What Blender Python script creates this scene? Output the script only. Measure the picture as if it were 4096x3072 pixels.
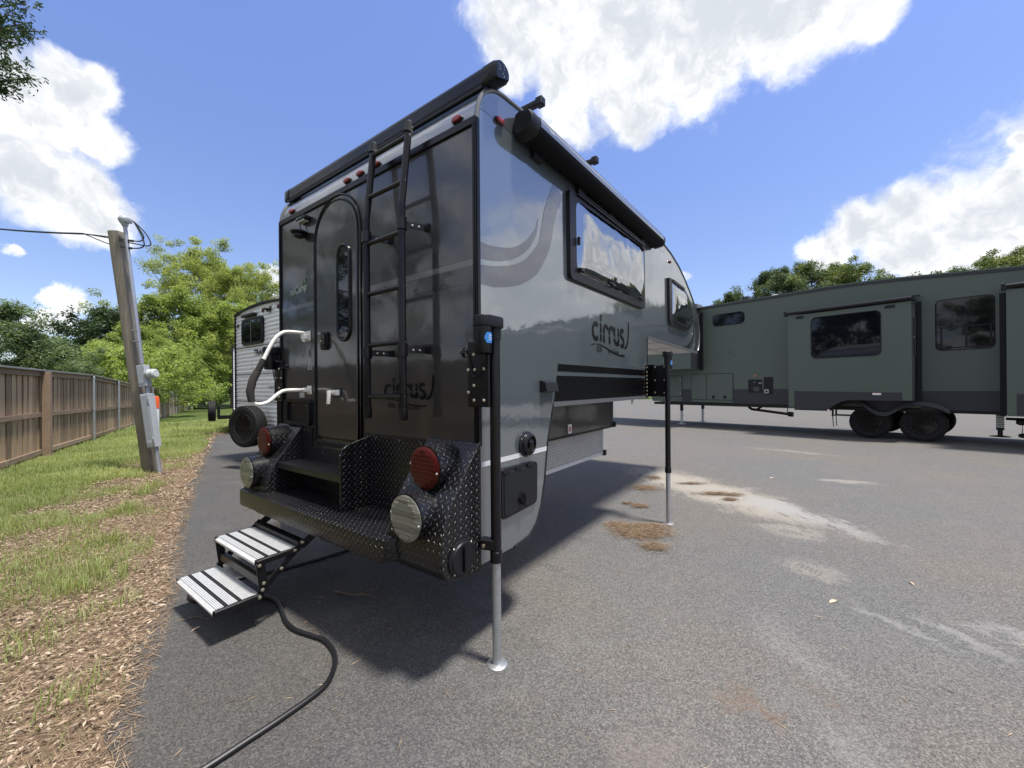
import bpy, bmesh, math, random
import numpy as np
from mathutils import Vector, Matrix

for _o in list(bpy.data.objects):
    bpy.data.objects.remove(_o)
SC = bpy.context.scene
COL = SC.collection
R = math.radians
rng = np.random.default_rng(7)
random.seed(7)

# ------------------------------------------------------------------ camera
FPX, CXP, CYP, ROLL, CAMH = 1580.0, 2048.0, 1549.0, 0.008, 1.40
cam_d = bpy.data.cameras.new('camera')
cam_d.sensor_fit = 'HORIZONTAL'
cam_d.sensor_width = 36.0
cam_d.lens = 36.0 * FPX / 4096.0
cam_d.shift_y = (CYP - 1536.0) / 4096.0
cam_d.clip_start = 0.02
cam_d.clip_end = 3000.0
cam = bpy.data.objects.new('camera', cam_d)
COL.objects.link(cam)
cam.matrix_world = (Matrix.Translation((0, 0, CAMH)) @ Matrix.Rotation(R(90), 4, 'X')
                    @ Matrix.Rotation(-ROLL, 4, 'Z'))
SC.camera = cam


def ray(px, py):
    dx, dy = px - CXP, py - CYP
    return Vector(((dx - ROLL * dy) / FPX, 1.0, -(dy + ROLL * dx) / FPX))


def at(px, py, depth):
    r = ray(px, py)
    return Vector((r.x * depth, depth, CAMH + r.z * depth))


# ------------------------------------------------------------------ view, sky, sun
SC.view_settings.view_transform = 'Standard'
SC.view_settings.look = 'None'
SC.view_settings.gamma = 1.0
SC.view_settings.use_curve_mapping = False
SC.view_settings.exposure = 1.42
SC.render.resolution_x, SC.render.resolution_y = 1024, 768

SUN_H = Vector((0.883, -0.470, 0)).normalized()      # horizontal direction towards the sun
SUN_EL = R(73.5)
SUN_DIR = Vector((SUN_H.x * math.cos(SUN_EL), SUN_H.y * math.cos(SUN_EL), math.sin(SUN_EL)))
sun_d = bpy.data.lights.new('sun', 'SUN')
sun_d.energy = 2.6
sun_d.angle = R(7.0)
sun_d.color = (1.0, 0.955, 0.88)
sun = bpy.data.objects.new('sun', sun_d)
COL.objects.link(sun)
sun.rotation_euler = SUN_DIR.to_track_quat('Z', 'Y').to_euler()

world = bpy.data.worlds.new('World')
SC.world = world
world.use_nodes = True


class NT:
    """tiny helper to write node trees as expressions"""
    def __init__(s, tree):
        s.t = tree
        s.n = tree.nodes
        s.l = tree.links

    def node(s, typ, **kw):
        nd = s.n.new(typ)
        for k, v in kw.items():
            setattr(nd, k, v)
        return nd

    def put(s, sock, v):
        if v is None:
            return
        if hasattr(v, 'is_linked') or hasattr(v, 'links'):
            s.l.new(v, sock)
        elif isinstance(v, (tuple, list)):
            if sock.type == 'RGBA' and len(v) == 3:
                v = tuple(v) + (1.0,)
            sock.default_value = v
        else:
            sock.default_value = v

    def m(s, op, a, b=None, c=None, clamp=False):
        nd = s.node('ShaderNodeMath', operation=op, use_clamp=clamp)
        for i, v in enumerate((a, b, c)):
            s.put(nd.inputs[i], v)
        return nd.outputs[0]

    def v(s, op, a, b=None, scale=None):
        nd = s.node('ShaderNodeVectorMath', operation=op)
        s.put(nd.inputs[0], a)
        s.put(nd.inputs[1], b)
        if scale is not None:
            s.put(nd.inputs[3], scale)
        return nd.outputs[1] if op in ('DISTANCE', 'LENGTH', 'DOT_PRODUCT') else nd.outputs[0]

    def noise(s, vec, scale, detail=4.0, rough=0.55, dist=0.0, color=False):
        nd = s.node('ShaderNodeTexNoise')
        s.put(nd.inputs['Vector'], vec)
        s.put(nd.inputs['Scale'], scale)
        s.put(nd.inputs['Detail'], detail)
        s.put(nd.inputs['Roughness'], rough)
        s.put(nd.inputs['Distortion'], dist)
        return nd.outputs[1 if color else 0]

    def ramp(s, fac, stops, interp='LINEAR'):
        nd = s.node('ShaderNodeValToRGB')
        cr = nd.color_ramp
        cr.interpolation = interp
        while len(cr.elements) < len(stops):
            cr.elements.new(0.5)
        for e, (p, c) in zip(cr.elements, stops):
            e.position = p
            e.color = c if len(c) == 4 else tuple(c) + (1.0,)
        s.put(nd.inputs[0], fac)
        return nd.outputs[0]

    def sm(s, x, lo, hi):
        nd = s.node('ShaderNodeMapRange', interpolation_type='SMOOTHSTEP')
        s.put(nd.inputs[0], x)
        nd.inputs[1].default_value, nd.inputs[2].default_value = lo, hi
        nd.inputs[3].default_value, nd.inputs[4].default_value = 0.0, 1.0
        return nd.outputs[0]

    def mix(s, f, a, b, blend='MIX'):
        nd = s.node('ShaderNodeMix', data_type='RGBA', blend_type=blend)
        s.put(nd.inputs[0], f)
        s.put(nd.inputs[6], a)
        s.put(nd.inputs[7], b)
        return nd.outputs[2]

    def sep(s, vec):
        nd = s.node('ShaderNodeSeparateXYZ')
        s.put(nd.inputs[0], vec)
        return nd.outputs

    def comb(s, x=0.0, y=0.0, z=0.0):
        nd = s.node('ShaderNodeCombineXYZ')
        for i, v in enumerate((x, y, z)):
            s.put(nd.inputs[i], v)
        return nd.outputs[0]

    def bump(s, h, strength=0.3, dist=0.01, normal=None):
        nd = s.node('ShaderNodeBump')
        s.put(nd.inputs['Height'], h)
        nd.inputs['Strength'].default_value = strength
        nd.inputs['Distance'].default_value = dist
        s.put(nd.inputs['Normal'], normal)
        return nd.outputs[0]


def build_world():
    nt = world.node_tree
    nt.nodes.clear()
    T = NT(nt)
    out = T.node('ShaderNodeOutputWorld')
    bg = T.node('ShaderNodeBackground')
    nt.links.new(bg.outputs[0], out.inputs[0])
    sky = T.node('ShaderNodeTexSky', sky_type='NISHITA')
    sky.sun_disc = False
    sky.sun_elevation = SUN_EL
    # the sky's own angle runs clockwise from +Y
    sky.sun_rotation = math.atan2(SUN_H.x, SUN_H.y)
    sky.altitude = 100
    sky.air_density = 1.0
    sky.dust_density = 0.6
    sky.ozone_density = 2.0
    tc = T.node('ShaderNodeTexCoord')
    d = tc.outputs['Generated']
    wob = T.noise(d, 3.2, 3.0, 0.5, color=True)
    wob2 = T.noise(d, 11.0, 5.0, 0.6, color=True)
    dw = T.v('ADD', d, T.v('SCALE', T.v('SUBTRACT', wob, (0.5, 0.5, 0.5)), scale=0.11))
    dw = T.v('ADD', dw, T.v('SCALE', T.v('SUBTRACT', wob2, (0.5, 0.5, 0.5)), scale=0.075))
    # cumulus masses seen in the photograph: direction of the centre, angular radius
    blobs = [(2130, 110, 290), (2420, 200, 350), (2800, 110, 390), (3180, 20, 360), (2560, 350, 210), (2250, 330, 170), (2900, -350, 600),
             (3480, -90, 240), (2300, 480, 110), (2150, -300, 420), (2060, 300, 110),
             (60, 420, 270), (300, 360, 170), (420, 520, 150), (120, 700, 260), (330, 760, 200), (-250, 500, 420),
             (215, 1180, 75), (300, 1225, 75), (240, 1290, 95), (120, 1300, 60),
             (3300, 1010, 130), (3420, 900, 150), (3620, 850, 170), (3640, 1000, 190), (3900, 940, 190),
             (4110, 690, 150), (4150, 560, 90), (4200, 900, 170),
             (1085, 1085, 65), (1140, 1180, 90), (2775, 1105, 42),
             (0, 1010, 45), (4720, 860, 260), (4800, 250, 200)]
    F = None
    for (px, py, r) in blobs:
        c = ray(px, py)
        ln = c.length
        c.normalize()
        rr = r / FPX / (ln ** 1.45)
        q = T.m('SUBTRACT', 1.0, T.m('DIVIDE', T.v('DISTANCE', dw, tuple(c)), rr))
        F = q if F is None else T.m('SMOOTH_MAX', F, q, 0.12)
    # and a few the camper's glossy walls mirror, to the right of and behind the frame
    for c, rr in (((0.90, 0.40, 0.20), 0.27), ((0.95, 0.26, 0.13), 0.17), ((0.78, 0.58, 0.16), 0.22), ((-0.97, -0.05, 0.22), 0.17), ((-0.86, -0.42, 0.34), 0.22), ((-0.93, 0.20, 0.42), 0.15)):
        q = T.m('SUBTRACT', 1.0, T.m('DIVIDE', T.v('DISTANCE', dw, tuple(Vector(c).normalized())), rr))
        F = T.m('SMOOTH_MAX', F, q, 0.12)
    # broken cumulus over the unseen rest of the sky, thickened to add fill light
    s = T.sep(d)
    lay = T.v('SCALE', d, scale=T.m('DIVIDE', 1.0, T.m('ADD', T.m('MAXIMUM', s[2], 0.0), 0.22)))
    g = T.noise(T.v('ADD', lay, (3.7, 1.2, 0.4)), 1.15, 8.0, 0.55, 0.2)
    gen = T.m('MULTIPLY', T.m('SUBTRACT', g, 0.455), 5.0)
    view = T.sm(s[1], 0.42, 0.58)
    gen = T.m('SUBTRACT', gen, T.m('MULTIPLY', view, 5.0))
    # a wide blue gap high on the right
    gap = T.sm(T.v('DISTANCE', dw, tuple(Vector((0.80, 0.20, 0.56)).normalized())), 0.62, 0.36)
    gen = T.m('SUBTRACT', gen, T.m('MULTIPLY', gap, 4.0))
    F = T.m('MAXIMUM', F, gen)
    fb = T.noise(dw, 12.0, 9.0, 0.57)
    Fd = T.m('ADD', F, T.m('MULTIPLY', T.m('SUBTRACT', fb, 0.5), 1.05))
    dens = T.sm(Fd, -0.05, 0.40)
    # relief: the same billows sampled a little towards the sun tell lit from shaded sides
    fbs = T.noise(T.v('ADD', dw, tuple(SUN_DIR * 0.022)), 13.0, 6.0, 0.6)
    fb0 = T.noise(dw, 13.0, 6.0, 0.6)
    lit = T.m('MULTIPLY', T.m('SUBTRACT', fb0, fbs), 2.2)
    fb2 = T.noise(T.v('ADD', dw, (0.3, 0.1, 0.2)), 4.5, 5.0, 0.55)
    thick = T.m('ADD', T.m('MULTIPLY', F, 0.55), T.m('MULTIPLY', T.m('SUBTRACT', fb2, 0.5), 1.8))
    shade = T.sm(T.m('SUBTRACT', thick, lit), -0.25, 0.75)
    ccol = T.mix(shade, (0.97, 0.975, 0.98), (0.60, 0.635, 0.685))
    skyc = T.v('MULTIPLY', sky.outputs[0], (SKY_R, SKY_G, SKY_B))
    horizon = T.sm(s[2], 0.0, 0.75)
    skyc = T.mix(horizon, T.v('MULTIPLY', skyc, (0.76, 0.73, 0.64)), T.v('SCALE', skyc, scale=0.93))
    c = T.mix(dens, skyc, T.v('SCALE', ccol, scale=CLOUD))
    nt.links.new(c, bg.inputs[0])
    bg.inputs[1].default_value = SKYS


SKYS = 0.10
SKY_R, SKY_G, SKY_B = 0.81, 0.80, 1.01
CLOUD = 4.6
build_world()


# ------------------------------------------------------------------ materials
MATS = {}


def new_mat(name):
    m = bpy.data.materials.new(name)
    m.use_nodes = True
    m.node_tree.nodes.clear()
    T = NT(m.node_tree)
    out = T.node('ShaderNodeOutputMaterial')
    b = T.node('ShaderNodeBsdfPrincipled')
    m.node_tree.links.new(b.outputs[0], out.inputs[0])
    MATS[name] = m
    return m, T, b, out


def setb(T, b, **kw):
    names = dict(col='Base Color', rough='Roughness', metal='Metallic', spec='Specular IOR Level', coat='Coat Weight',
                 crough='Coat Roughness', trans='Transmission Weight', ior='IOR', normal='Normal', cnormal='Coat Normal',
                 emit='Emission Color', emits='Emission Strength', sheen='Sheen Weight', alpha='Alpha')
    for k, v in kw.items():
        T.put(b.inputs[names[k]], v)


def simple(name, col, rough=0.5, metal=0.0, coat=0.0, crough=0.05, var=0.12, vscale=6.0, bump=0.0, bscale=60.0, spec=None, dirt=None):
    m, T, b, o = new_mat(name)
    tc = T.node('ShaderNodeTexCoord').outputs['Object']
    n = T.noise(tc, vscale, 5.0, 0.6)
    c = T.mix(n, tuple(x * (1 - var) for x in col), tuple(min(1, x * (1 + var)) for x in col))
    if dirt:
        c = T.mix(T.m('MULTIPLY', T.sm(T.noise(tc, vscale * 2.3, 8.0, 0.7), 0.5, 0.75), 0.5), c, dirt)
    r = T.m('ADD', T.m('MULTIPLY', T.m('SUBTRACT', T.noise(tc, vscale * 3, 4.0, 0.6), 0.5), 0.18), rough, clamp=True)
    setb(T, b, col=c, rough=r, metal=metal, coat=coat, crough=crough)
    if spec is not None:
        setb(T, b, spec=spec)
    if bump:
        setb(T, b, normal=T.bump(T.noise(tc, bscale, 3.0, 0.6), bump, 0.004))
    return m


def glossy_paint(name, col, var=0.06, crough=0.03, rough=0.35, wav=0.06, coat=1.0, cior=2.1):
    """moulded fibreglass skin: clear gloss over colour, faintly wavy"""
    m, T, b, o = new_mat(name)
    tc = T.node('ShaderNodeTexCoord').outputs['Object']
    n = T.noise(tc, 1.3, 4.0, 0.55)
    c = T.mix(n, tuple(x * (1 - var) for x in col), tuple(x * (1 + var) for x in col))
    sm = T.sm(T.noise(T.v('MULTIPLY', tc, (9.0, 9.0, 1.2)), 3.0, 6.0, 0.65), 0.60, 0.85)
    c = T.mix(T.m('MULTIPLY', sm, 0.10), c, (0.30, 0.30, 0.28))
    big = T.noise(tc, 5.0, 1.5, 0.4)
    fine = T.noise(tc, 38.0, 2.0, 0.5)
    cn = T.bump(T.m('ADD', big, T.m('MULTIPLY', fine, 0.10)), wav, 0.05)
    setb(T, b, col=c, rough=rough, coat=coat, cnormal=cn, normal=cn, crough=T.m('ADD', T.m('MULTIPLY', T.noise(tc, 14.0, 4.0, 0.6), 0.05), crough))
    b.inputs['Coat IOR'].default_value = cior
    return m


def diamond(name, base, pale_tone, rough, metal, pitch=0.030, bstr=0.7):
    """checker plate: raised bars in alternating directions, from the face's own UV in metres"""
    m, T, b, o = new_mat(name)
    uv = T.node('ShaderNodeUVMap', uv_map='UVMap').outputs[0]
    s = T.sep(T.v('SCALE', uv, scale=1.0 / pitch))
    p = T.m('ADD', s[0], s[1])
    q = T.m('SUBTRACT', s[0], s[1])
    fp, fq = T.m('FLOOR', p), T.m('FLOOR', q)
    lp = T.m('SUBTRACT', T.m('FRACT', p), 0.5)
    lq = T.m('SUBTRACT', T.m('FRACT', q), 0.5)
    par = T.m('ABSOLUTE', T.m('MODULO', T.m('ADD', fp, fq), 2.0))
    par = T.m('GREATER_THAN', par, 0.5)
    a = T.m('ADD', T.m('MULTIPLY', lp, par), T.m('MULTIPLY', lq, T.m('SUBTRACT', 1.0, par)))
    c = T.m('ADD', T.m('MULTIPLY', lq, par), T.m('MULTIPLY', lp, T.m('SUBTRACT', 1.0, par)))
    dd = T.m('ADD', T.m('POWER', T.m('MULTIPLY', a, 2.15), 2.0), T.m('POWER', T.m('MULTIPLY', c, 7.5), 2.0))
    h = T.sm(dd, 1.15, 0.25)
    tc = T.node('ShaderNodeTexCoord').outputs['Object']
    n = T.noise(tc, 9.0, 5.0, 0.6)
    col = T.mix(T.m('MULTIPLY', T.sm(h, 0.35, 1.0), T.m('ADD', 0.35, T.m('MULTIPLY', T.sm(T.noise(tc, 5.0, 6.0, 0.7), 0.3, 0.75), 1.0))), base, pale_tone)  # glints on the raised bars painted in as a paler colour
    rr = T.m('SUBTRACT', T.m('ADD', rough, T.m('MULTIPLY', n, 0.14)), T.m('MULTIPLY', h, 0.10))
    nb = T.bump(h, bstr, 0.004)
    setb(T, b, col=col, rough=rr, metal=metal, normal=nb)
    return m


def mk_materials():
    glossy_paint('grey_green_paint', (0.074, 0.090, 0.098), wav=0.05, cior=2.7)
    glossy_paint('charcoal_paint', (0.017, 0.017, 0.017), crough=0.06, wav=0.04, rough=0.4, cior=1.5)
    glossy_paint('rear_gap', (0.085, 0.086, 0.088), crough=0.06, wav=0.05, rough=0.4, cior=1.5)
    glossy_paint('stripe_grey', (0.026, 0.025, 0.030), wav=0.05, cior=1.95)
    glossy_paint('stripe_dark', (0.007, 0.007, 0.009), wav=0.05, cior=1.5)
    glossy_paint('stripe_light', (0.052, 0.056, 0.060), wav=0.05, cior=2.5)
    glossy_paint('silver_strip', (0.62, 0.63, 0.65), wav=0.03)
    glossy_paint('roof_radius', (0.115, 0.125, 0.145), wav=0.10, crough=0.08, cior=1.6)
    glossy_paint('awning_grey', (0.10, 0.11, 0.13), wav=0.02, crough=0.18, rough=0.35, cior=1.7)
    simple('underside_white', (0.52, 0.51, 0.49), 0.30, var=0.08, vscale=3.0, dirt=(0.3, 0.28, 0.25))
    simple('black_plastic', (0.008, 0.008, 0.010), 0.42, var=0.2, spec=0.32, bump=0.10, bscale=240)
    simple('black_gloss', (0.0045, 0.0045, 0.006), 0.24, var=0.2, spec=0.32)
    simple('black_metal', (0.006, 0.006, 0.0075), 0.32, var=0.25, spec=0.35, dirt=(0.016, 0.015, 0.014))
    simple('awning_black', (0.005, 0.005, 0.007), 0.6, var=0.2, spec=0.12)
    simple('black_satin', (0.011, 0.012, 0.014), 0.50, var=0.2, spec=0.28)
    simple('galvanised', (0.50, 0.52, 0.54), 0.42, 0.85, var=0.2, vscale=14, dirt=(0.30, 0.29, 0.27))
    simple('zinc', (0.58, 0.53, 0.42), 0.35, 0.9, var=0.1)
    simple('aluminium', (0.60, 0.61, 0.61), 0.42, 0.35, var=0.10, vscale=9, dirt=(0.42, 0.41, 0.39))
    simple('trim_grey', (0.12, 0.125, 0.13), 0.35, 0.2, var=0.1)
    simple('white_enamel', (0.74, 0.73, 0.69), 0.32, var=0.05, coat=0.3, dirt=(0.45, 0.42, 0.37))
    simple('foam_black', (0.013, 0.012, 0.012), 0.85, var=0.2, bump=0.2, bscale=90)
    simple('foam_worn', (0.030, 0.027, 0.025), 0.9, var=0.3, bump=0.3, bscale=70)
    simple('rubber', (0.011, 0.011, 0.012), 0.72, var=0.25, vscale=12, bump=0.12, bscale=60, spec=0.3, dirt=(0.028, 0.026, 0.024))
    simple('cord_rubber', (0.006, 0.006, 0.007), 0.42, var=0.2, vscale=20)
    simple('wheel_black', (0.008, 0.008, 0.009), 0.28, var=0.2, coat=0.4)
    simple('sticker_blue', (0.03, 0.19, 0.52), 0.35, var=0.05)
    simple('sticker_white', (0.70, 0.70, 0.68), 0.45, var=0.04)
    simple('sticker_red', (0.30, 0.03, 0.02), 0.45, var=0.05)
    simple('sticker_grey', (0.42, 0.42, 0.42), 0.4, var=0.1)
    simple('logo_green', (0.075, 0.20, 0.09), 0.35, var=0.1)
    simple('logo_black', (0.010, 0.010, 0.012), 0.30, var=0.1)
    simple('logo_ink', (0.0025, 0.0025, 0.003), 0.30, var=0.1, spec=0.25)
    simple('logo_silver', (0.45, 0.46, 0.47), 0.3, 0.4, var=0.05)
    simple('red_lens', (0.062, 0.0035, 0.002), 0.35, var=0.15, coat=0.15, crough=0.06, spec=0.25, bump=0.25, bscale=180)
    simple('marker_lens', (0.26, 0.018, 0.012), 0.25, var=0.15, coat=0.5, crough=0.05)
    simple('amber_lens', (0.30, 0.06, 0.012), 0.2, var=0.1, coat=1.0)
    simple('dark_red_lens', (0.08, 0.008, 0.006), 0.2, var=0.1, coat=1.0)
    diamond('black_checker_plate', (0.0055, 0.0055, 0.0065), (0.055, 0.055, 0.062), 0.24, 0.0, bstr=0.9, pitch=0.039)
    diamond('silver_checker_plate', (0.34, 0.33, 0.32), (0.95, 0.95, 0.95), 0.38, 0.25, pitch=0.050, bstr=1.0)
    # clear reverse lens, ribbed
    m, T, b, o = new_mat('clear_lens')
    tc = T.node('ShaderNodeTexCoord').outputs['Object']
    s = T.sep(tc)
    w = T.m('SINE', T.m('MULTIPLY', s[2], 420.0))
    band = T.sm(T.m('SINE', T.m('MULTIPLY', s[2], 95.0)), -0.2, 0.5)
    col = T.mix(band, (0.17, 0.17, 0.145), (0.11, 0.11, 0.09))
    setb(T, b, col=col, rough=0.25, coat=0.6, crough=0.08, normal=T.bump(w, 0.06, 0.004))
    # camper acrylic pane and house glass
    m, T, b, o = new_mat('acrylic_pane')
    tc = T.node('ShaderNodeTexCoord').outputs['Object']
    gl = T.node('ShaderNodeBsdfGlossy')
    gl.inputs['Roughness'].default_value = 0.012
    T.put(gl.inputs['Normal'], T.bump(T.noise(tc, 2.6, 2.0, 0.4), 0.28, 0.06))
    tr = T.node('ShaderNodeBsdfTransparent')
    tr.inputs[0].default_value = (0.40, 0.42, 0.47, 1)
    fr = T.node('ShaderNodeFresnel')
    fr.inputs[0].default_value = 3.2
    mx = T.node('ShaderNodeMixShader')
    T.put(mx.inputs[0], T.m('ADD', T.m('MULTIPLY', fr.outputs[0], 1.0), 0.26, clamp=True))
    T.l.new(tr.outputs[0], mx.inputs[1])
    T.l.new(gl.outputs[0], mx.inputs[2])
    T.l.new(mx.outputs[0], o.inputs[0])
    m, T, b, o = new_mat('dark_glass')
    tc = T.node('ShaderNodeTexCoord').outputs['Object']
    setb(T, b, col=T.mix(T.noise(tc, 0.8, 3.0, 0.5), (0.002, 0.0024, 0.004), (0.008, 0.009, 0.014)), rough=0.03, spec=0.5,
         normal=T.bump(T.noise(tc, 0.9, 2.0, 0.4), 0.05, 0.05))
    simple('pleated_blind', (0.42, 0.43, 0.48), 0.9, var=0.05)
    simple('interior_dark', (0.02, 0.021, 0.026), 0.7, var=0.2)
    # fifth wheel skin, white corrugated trailer skin
    glossy_paint('forest_paint', (0.064, 0.088, 0.071), wav=0.04, crough=0.30, rough=0.45, coat=0.35, cior=1.5)
    simple('rv_charcoal', (0.022, 0.024, 0.032), 0.45, var=0.12)
    simple('rv_roof_green', (0.075, 0.105, 0.085), 0.45, var=0.1)
    simple('white_skin', (0.84, 0.85, 0.86), 0.34, var=0.04, vscale=2.0, coat=0.2, dirt=(0.45, 0.44, 0.42))
    simple('white_membrane', (0.66, 0.66, 0.66), 0.6, var=0.05)
    # timber of the fence and the pole
    for nm, a, bcol, gsc in (('fence_board', (0.115, 0.078, 0.044), (0.46, 0.33, 0.20), 9.0),
                             ('fence_rail', (0.14, 0.094, 0.060), (0.38, 0.27, 0.18), 9.0),
                             ('fence_cap', (0.15, 0.145, 0.14), (0.30, 0.295, 0.29), 8.0),
                             ('pole_timber', (0.050, 0.041, 0.031), (0.27, 0.235, 0.185), 7.0)):
        m, T, b, o = new_mat(nm)
        tc = T.node('ShaderNodeTexCoord').outputs['Object']
        oi = T.node('ShaderNodeObjectInfo')
        off = T.v('ADD', tc, T.comb(T.m('MULTIPLY', oi.outputs['Random'], 40.0), T.m('MULTIPLY', oi.outputs['Random'], 17.0), 0.0))
        st = (gsc * 3, gsc * 3, 1.3) if nm in ('fence_board', 'pole_timber') else (1.5, gsc * 3, gsc * 3)
        g = T.noise(T.v('MULTIPLY', off, st), 2.0, 7.0, 0.68, 0.6)
        big = T.noise(off, 2.2, 4.0, 0.6)
        at_ = T.node('ShaderNodeAttribute', attribute_name='rnd')
        f = T.m('ADD', T.m('MULTIPLY', T.m('SUBTRACT', g, 0.5), 1.5), T.m('ADD', T.m('MULTIPLY', big, 0.45), T.m('MULTIPLY', T.m('ADD', oi.outputs['Random'], at_.outputs['Fac']), 0.70)))
        col = T.mix(f, a, bcol)
        col = T.mix(T.sm(T.noise(T.v('MULTIPLY', off, (st[0] * .6, st[1] * .6, st[2] * .8)), 1.4, 5.0, 0.7), 0.62, 0.80), col, tuple(x * 0.4 for x in a))
        setb(T, b, col=col, rough=0.82, normal=T.bump(g, 0.5, 0.004))
    simple('conduit', (0.34, 0.35, 0.39), 0.45, 0.6, var=0.15, vscale=5, dirt=(0.25, 0.24, 0.23))
    simple('box_grey', (0.36, 0.39, 0.42), 0.45, 0.1, var=0.06, vscale=5, dirt=(0.28, 0.28, 0.28))
    simple('meter_glass', (0.45, 0.48, 0.46), 0.2, var=0.1, coat=0.8)
    simple('wire_black', (0.02, 0.02, 0.022), 0.6, var=0.2)
    simple('marker_orange', (0.70, 0.10, 0.025), 0.5, var=0.06)
    simple('marker_white', (0.72, 0.72, 0.70), 0.5, var=0.06)
    simple('bark', (0.085, 0.068, 0.052), 0.9, var=0.4, vscale=9, bump=0.6, bscale=14)
    simple('pale_bark', (0.26, 0.24, 0.20), 0.85, var=0.35, vscale=5, bump=0.4, bscale=14)
    simple('twig', (0.17, 0.125, 0.085), 0.85, var=0.4, vscale=30)

    def leafmat(name, dark, light, trans=0.45):
        m, T, b, o = new_mat(name)
        a_ = T.node('ShaderNodeAttribute', attribute_name='rnd')
        oi = T.node('ShaderNodeObjectInfo')
        f = T.m('ADD', T.m('MULTIPLY', a_.outputs['Fac'], 0.85), T.m('MULTIPLY', oi.outputs['Random'], 0.15))
        col = T.mix(f, dark, light)
        setb(T, b, col=col, rough=0.5, spec=0.25)
        tr = T.node('ShaderNodeBsdfTranslucent')
        T.put(tr.inputs[0], T.v('MULTIPLY', col, (1.18, 1.16, 0.70)))
        mx = T.node('ShaderNodeMixShader')
        mx.inputs[0].default_value = trans
        T.l.new(b.outputs[0], mx.inputs[1])
        T.l.new(tr.outputs[0], mx.inputs[2])
        T.l.new(mx.outputs[0], o.inputs[0])
        return m
    leafmat('leaf_lime', (0.125, 0.190, 0.048), (0.400, 0.480, 0.140), 0.5)
    leafmat('leaf_yellowgreen', (0.140, 0.190, 0.058), (0.420, 0.480, 0.155), 0.5)
    leafmat('leaf_mid', (0.068, 0.105, 0.036), (0.205, 0.250, 0.085))
    leafmat('leaf_dark', (0.026, 0.052, 0.024), (0.075, 0.115, 0.048), 0.35)
    leafmat('leaf_bluegreen', (0.085, 0.135, 0.070), (0.240, 0.310, 0.150), 0.45)
    leafmat('leaf_oak', (0.050, 0.080, 0.040), (0.150, 0.200, 0.095), 0.4)
    leafmat('grass_blade', (0.125, 0.185, 0.055), (0.380, 0.420, 0.165), 0.45)
    leafmat('dry_grass', (0.18, 0.14, 0.08), (0.40, 0.33, 0.20), 0.25)

    def litter(name, stops):
        m, T, b, o = new_mat(name)
        a_ = T.node('ShaderNodeAttribute', attribute_name='rnd')
        setb(T, b, col=T.ramp(a_.outputs['Fac'], stops), rough=0.75, spec=0.3)
        return m
    litter('dead_leaf', [(0.0, (0.095, 0.064, 0.044)), (0.35, (0.225, 0.160, 0.108)), (0.7, (0.370, 0.275, 0.190)), (1.0, (0.50, 0.41, 0.31))])
    litter('pine_needle', [(0.0, (0.100, 0.064, 0.040)), (0.5, (0.230, 0.160, 0.100)), (1.0, (0.40, 0.30, 0.20))])
    # soil under grass and litter
    m, T, b, o = new_mat('soil')
    tc = T.node('ShaderNodeTexCoord').outputs['Object']
    n1 = T.noise(tc, 0.7, 6.0, 0.6)
    n2 = T.noise(T.v('MULTIPLY', tc, (1.0, 1.0, 1.0)), 22.0, 8.0, 0.7)
    c1 = T.ramp(n2, [(0.3, (0.075, 0.052, 0.034)), (0.5, (0.185, 0.132, 0.086)), (0.72, (0.31, 0.235, 0.165))])
    c2 = T.ramp(n2, [(0.3, (0.030, 0.045, 0.012)), (0.6, (0.085, 0.115, 0.030)), (0.8, (0.14, 0.16, 0.05))])
    s = T.sep(tc)
    e = T.m('ADD', T.m('MULTIPLY', T.m('ADD', s[0], 4.7), -0.815), T.m('MULTIPLY', T.m('SUBTRACT', s[1], 5.75), -0.58))
    far = T.sm(s[1], 6.0, 10.0)
    g = T.sm(T.m('ADD', T.m('ADD', e, T.m('MULTIPLY', T.m('SUBTRACT', n1, 0.5), 1.6)), T.m('MULTIPLY', far, 0.7)), 0.6, 1.7)
    wide = T.sm(T.m('ADD', T.m('ABSOLUTE', s[0]), T.m('ABSOLUTE', s[1])), 30.0, 45.0)
    g = T.m('MAXIMUM', g, wide)
    setb(T, b, col=T.mix(g, c1, c2), rough=0.95, spec=0.1, normal=T.bump(n2, 0.8, 0.02))


mk_materials()


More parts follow.
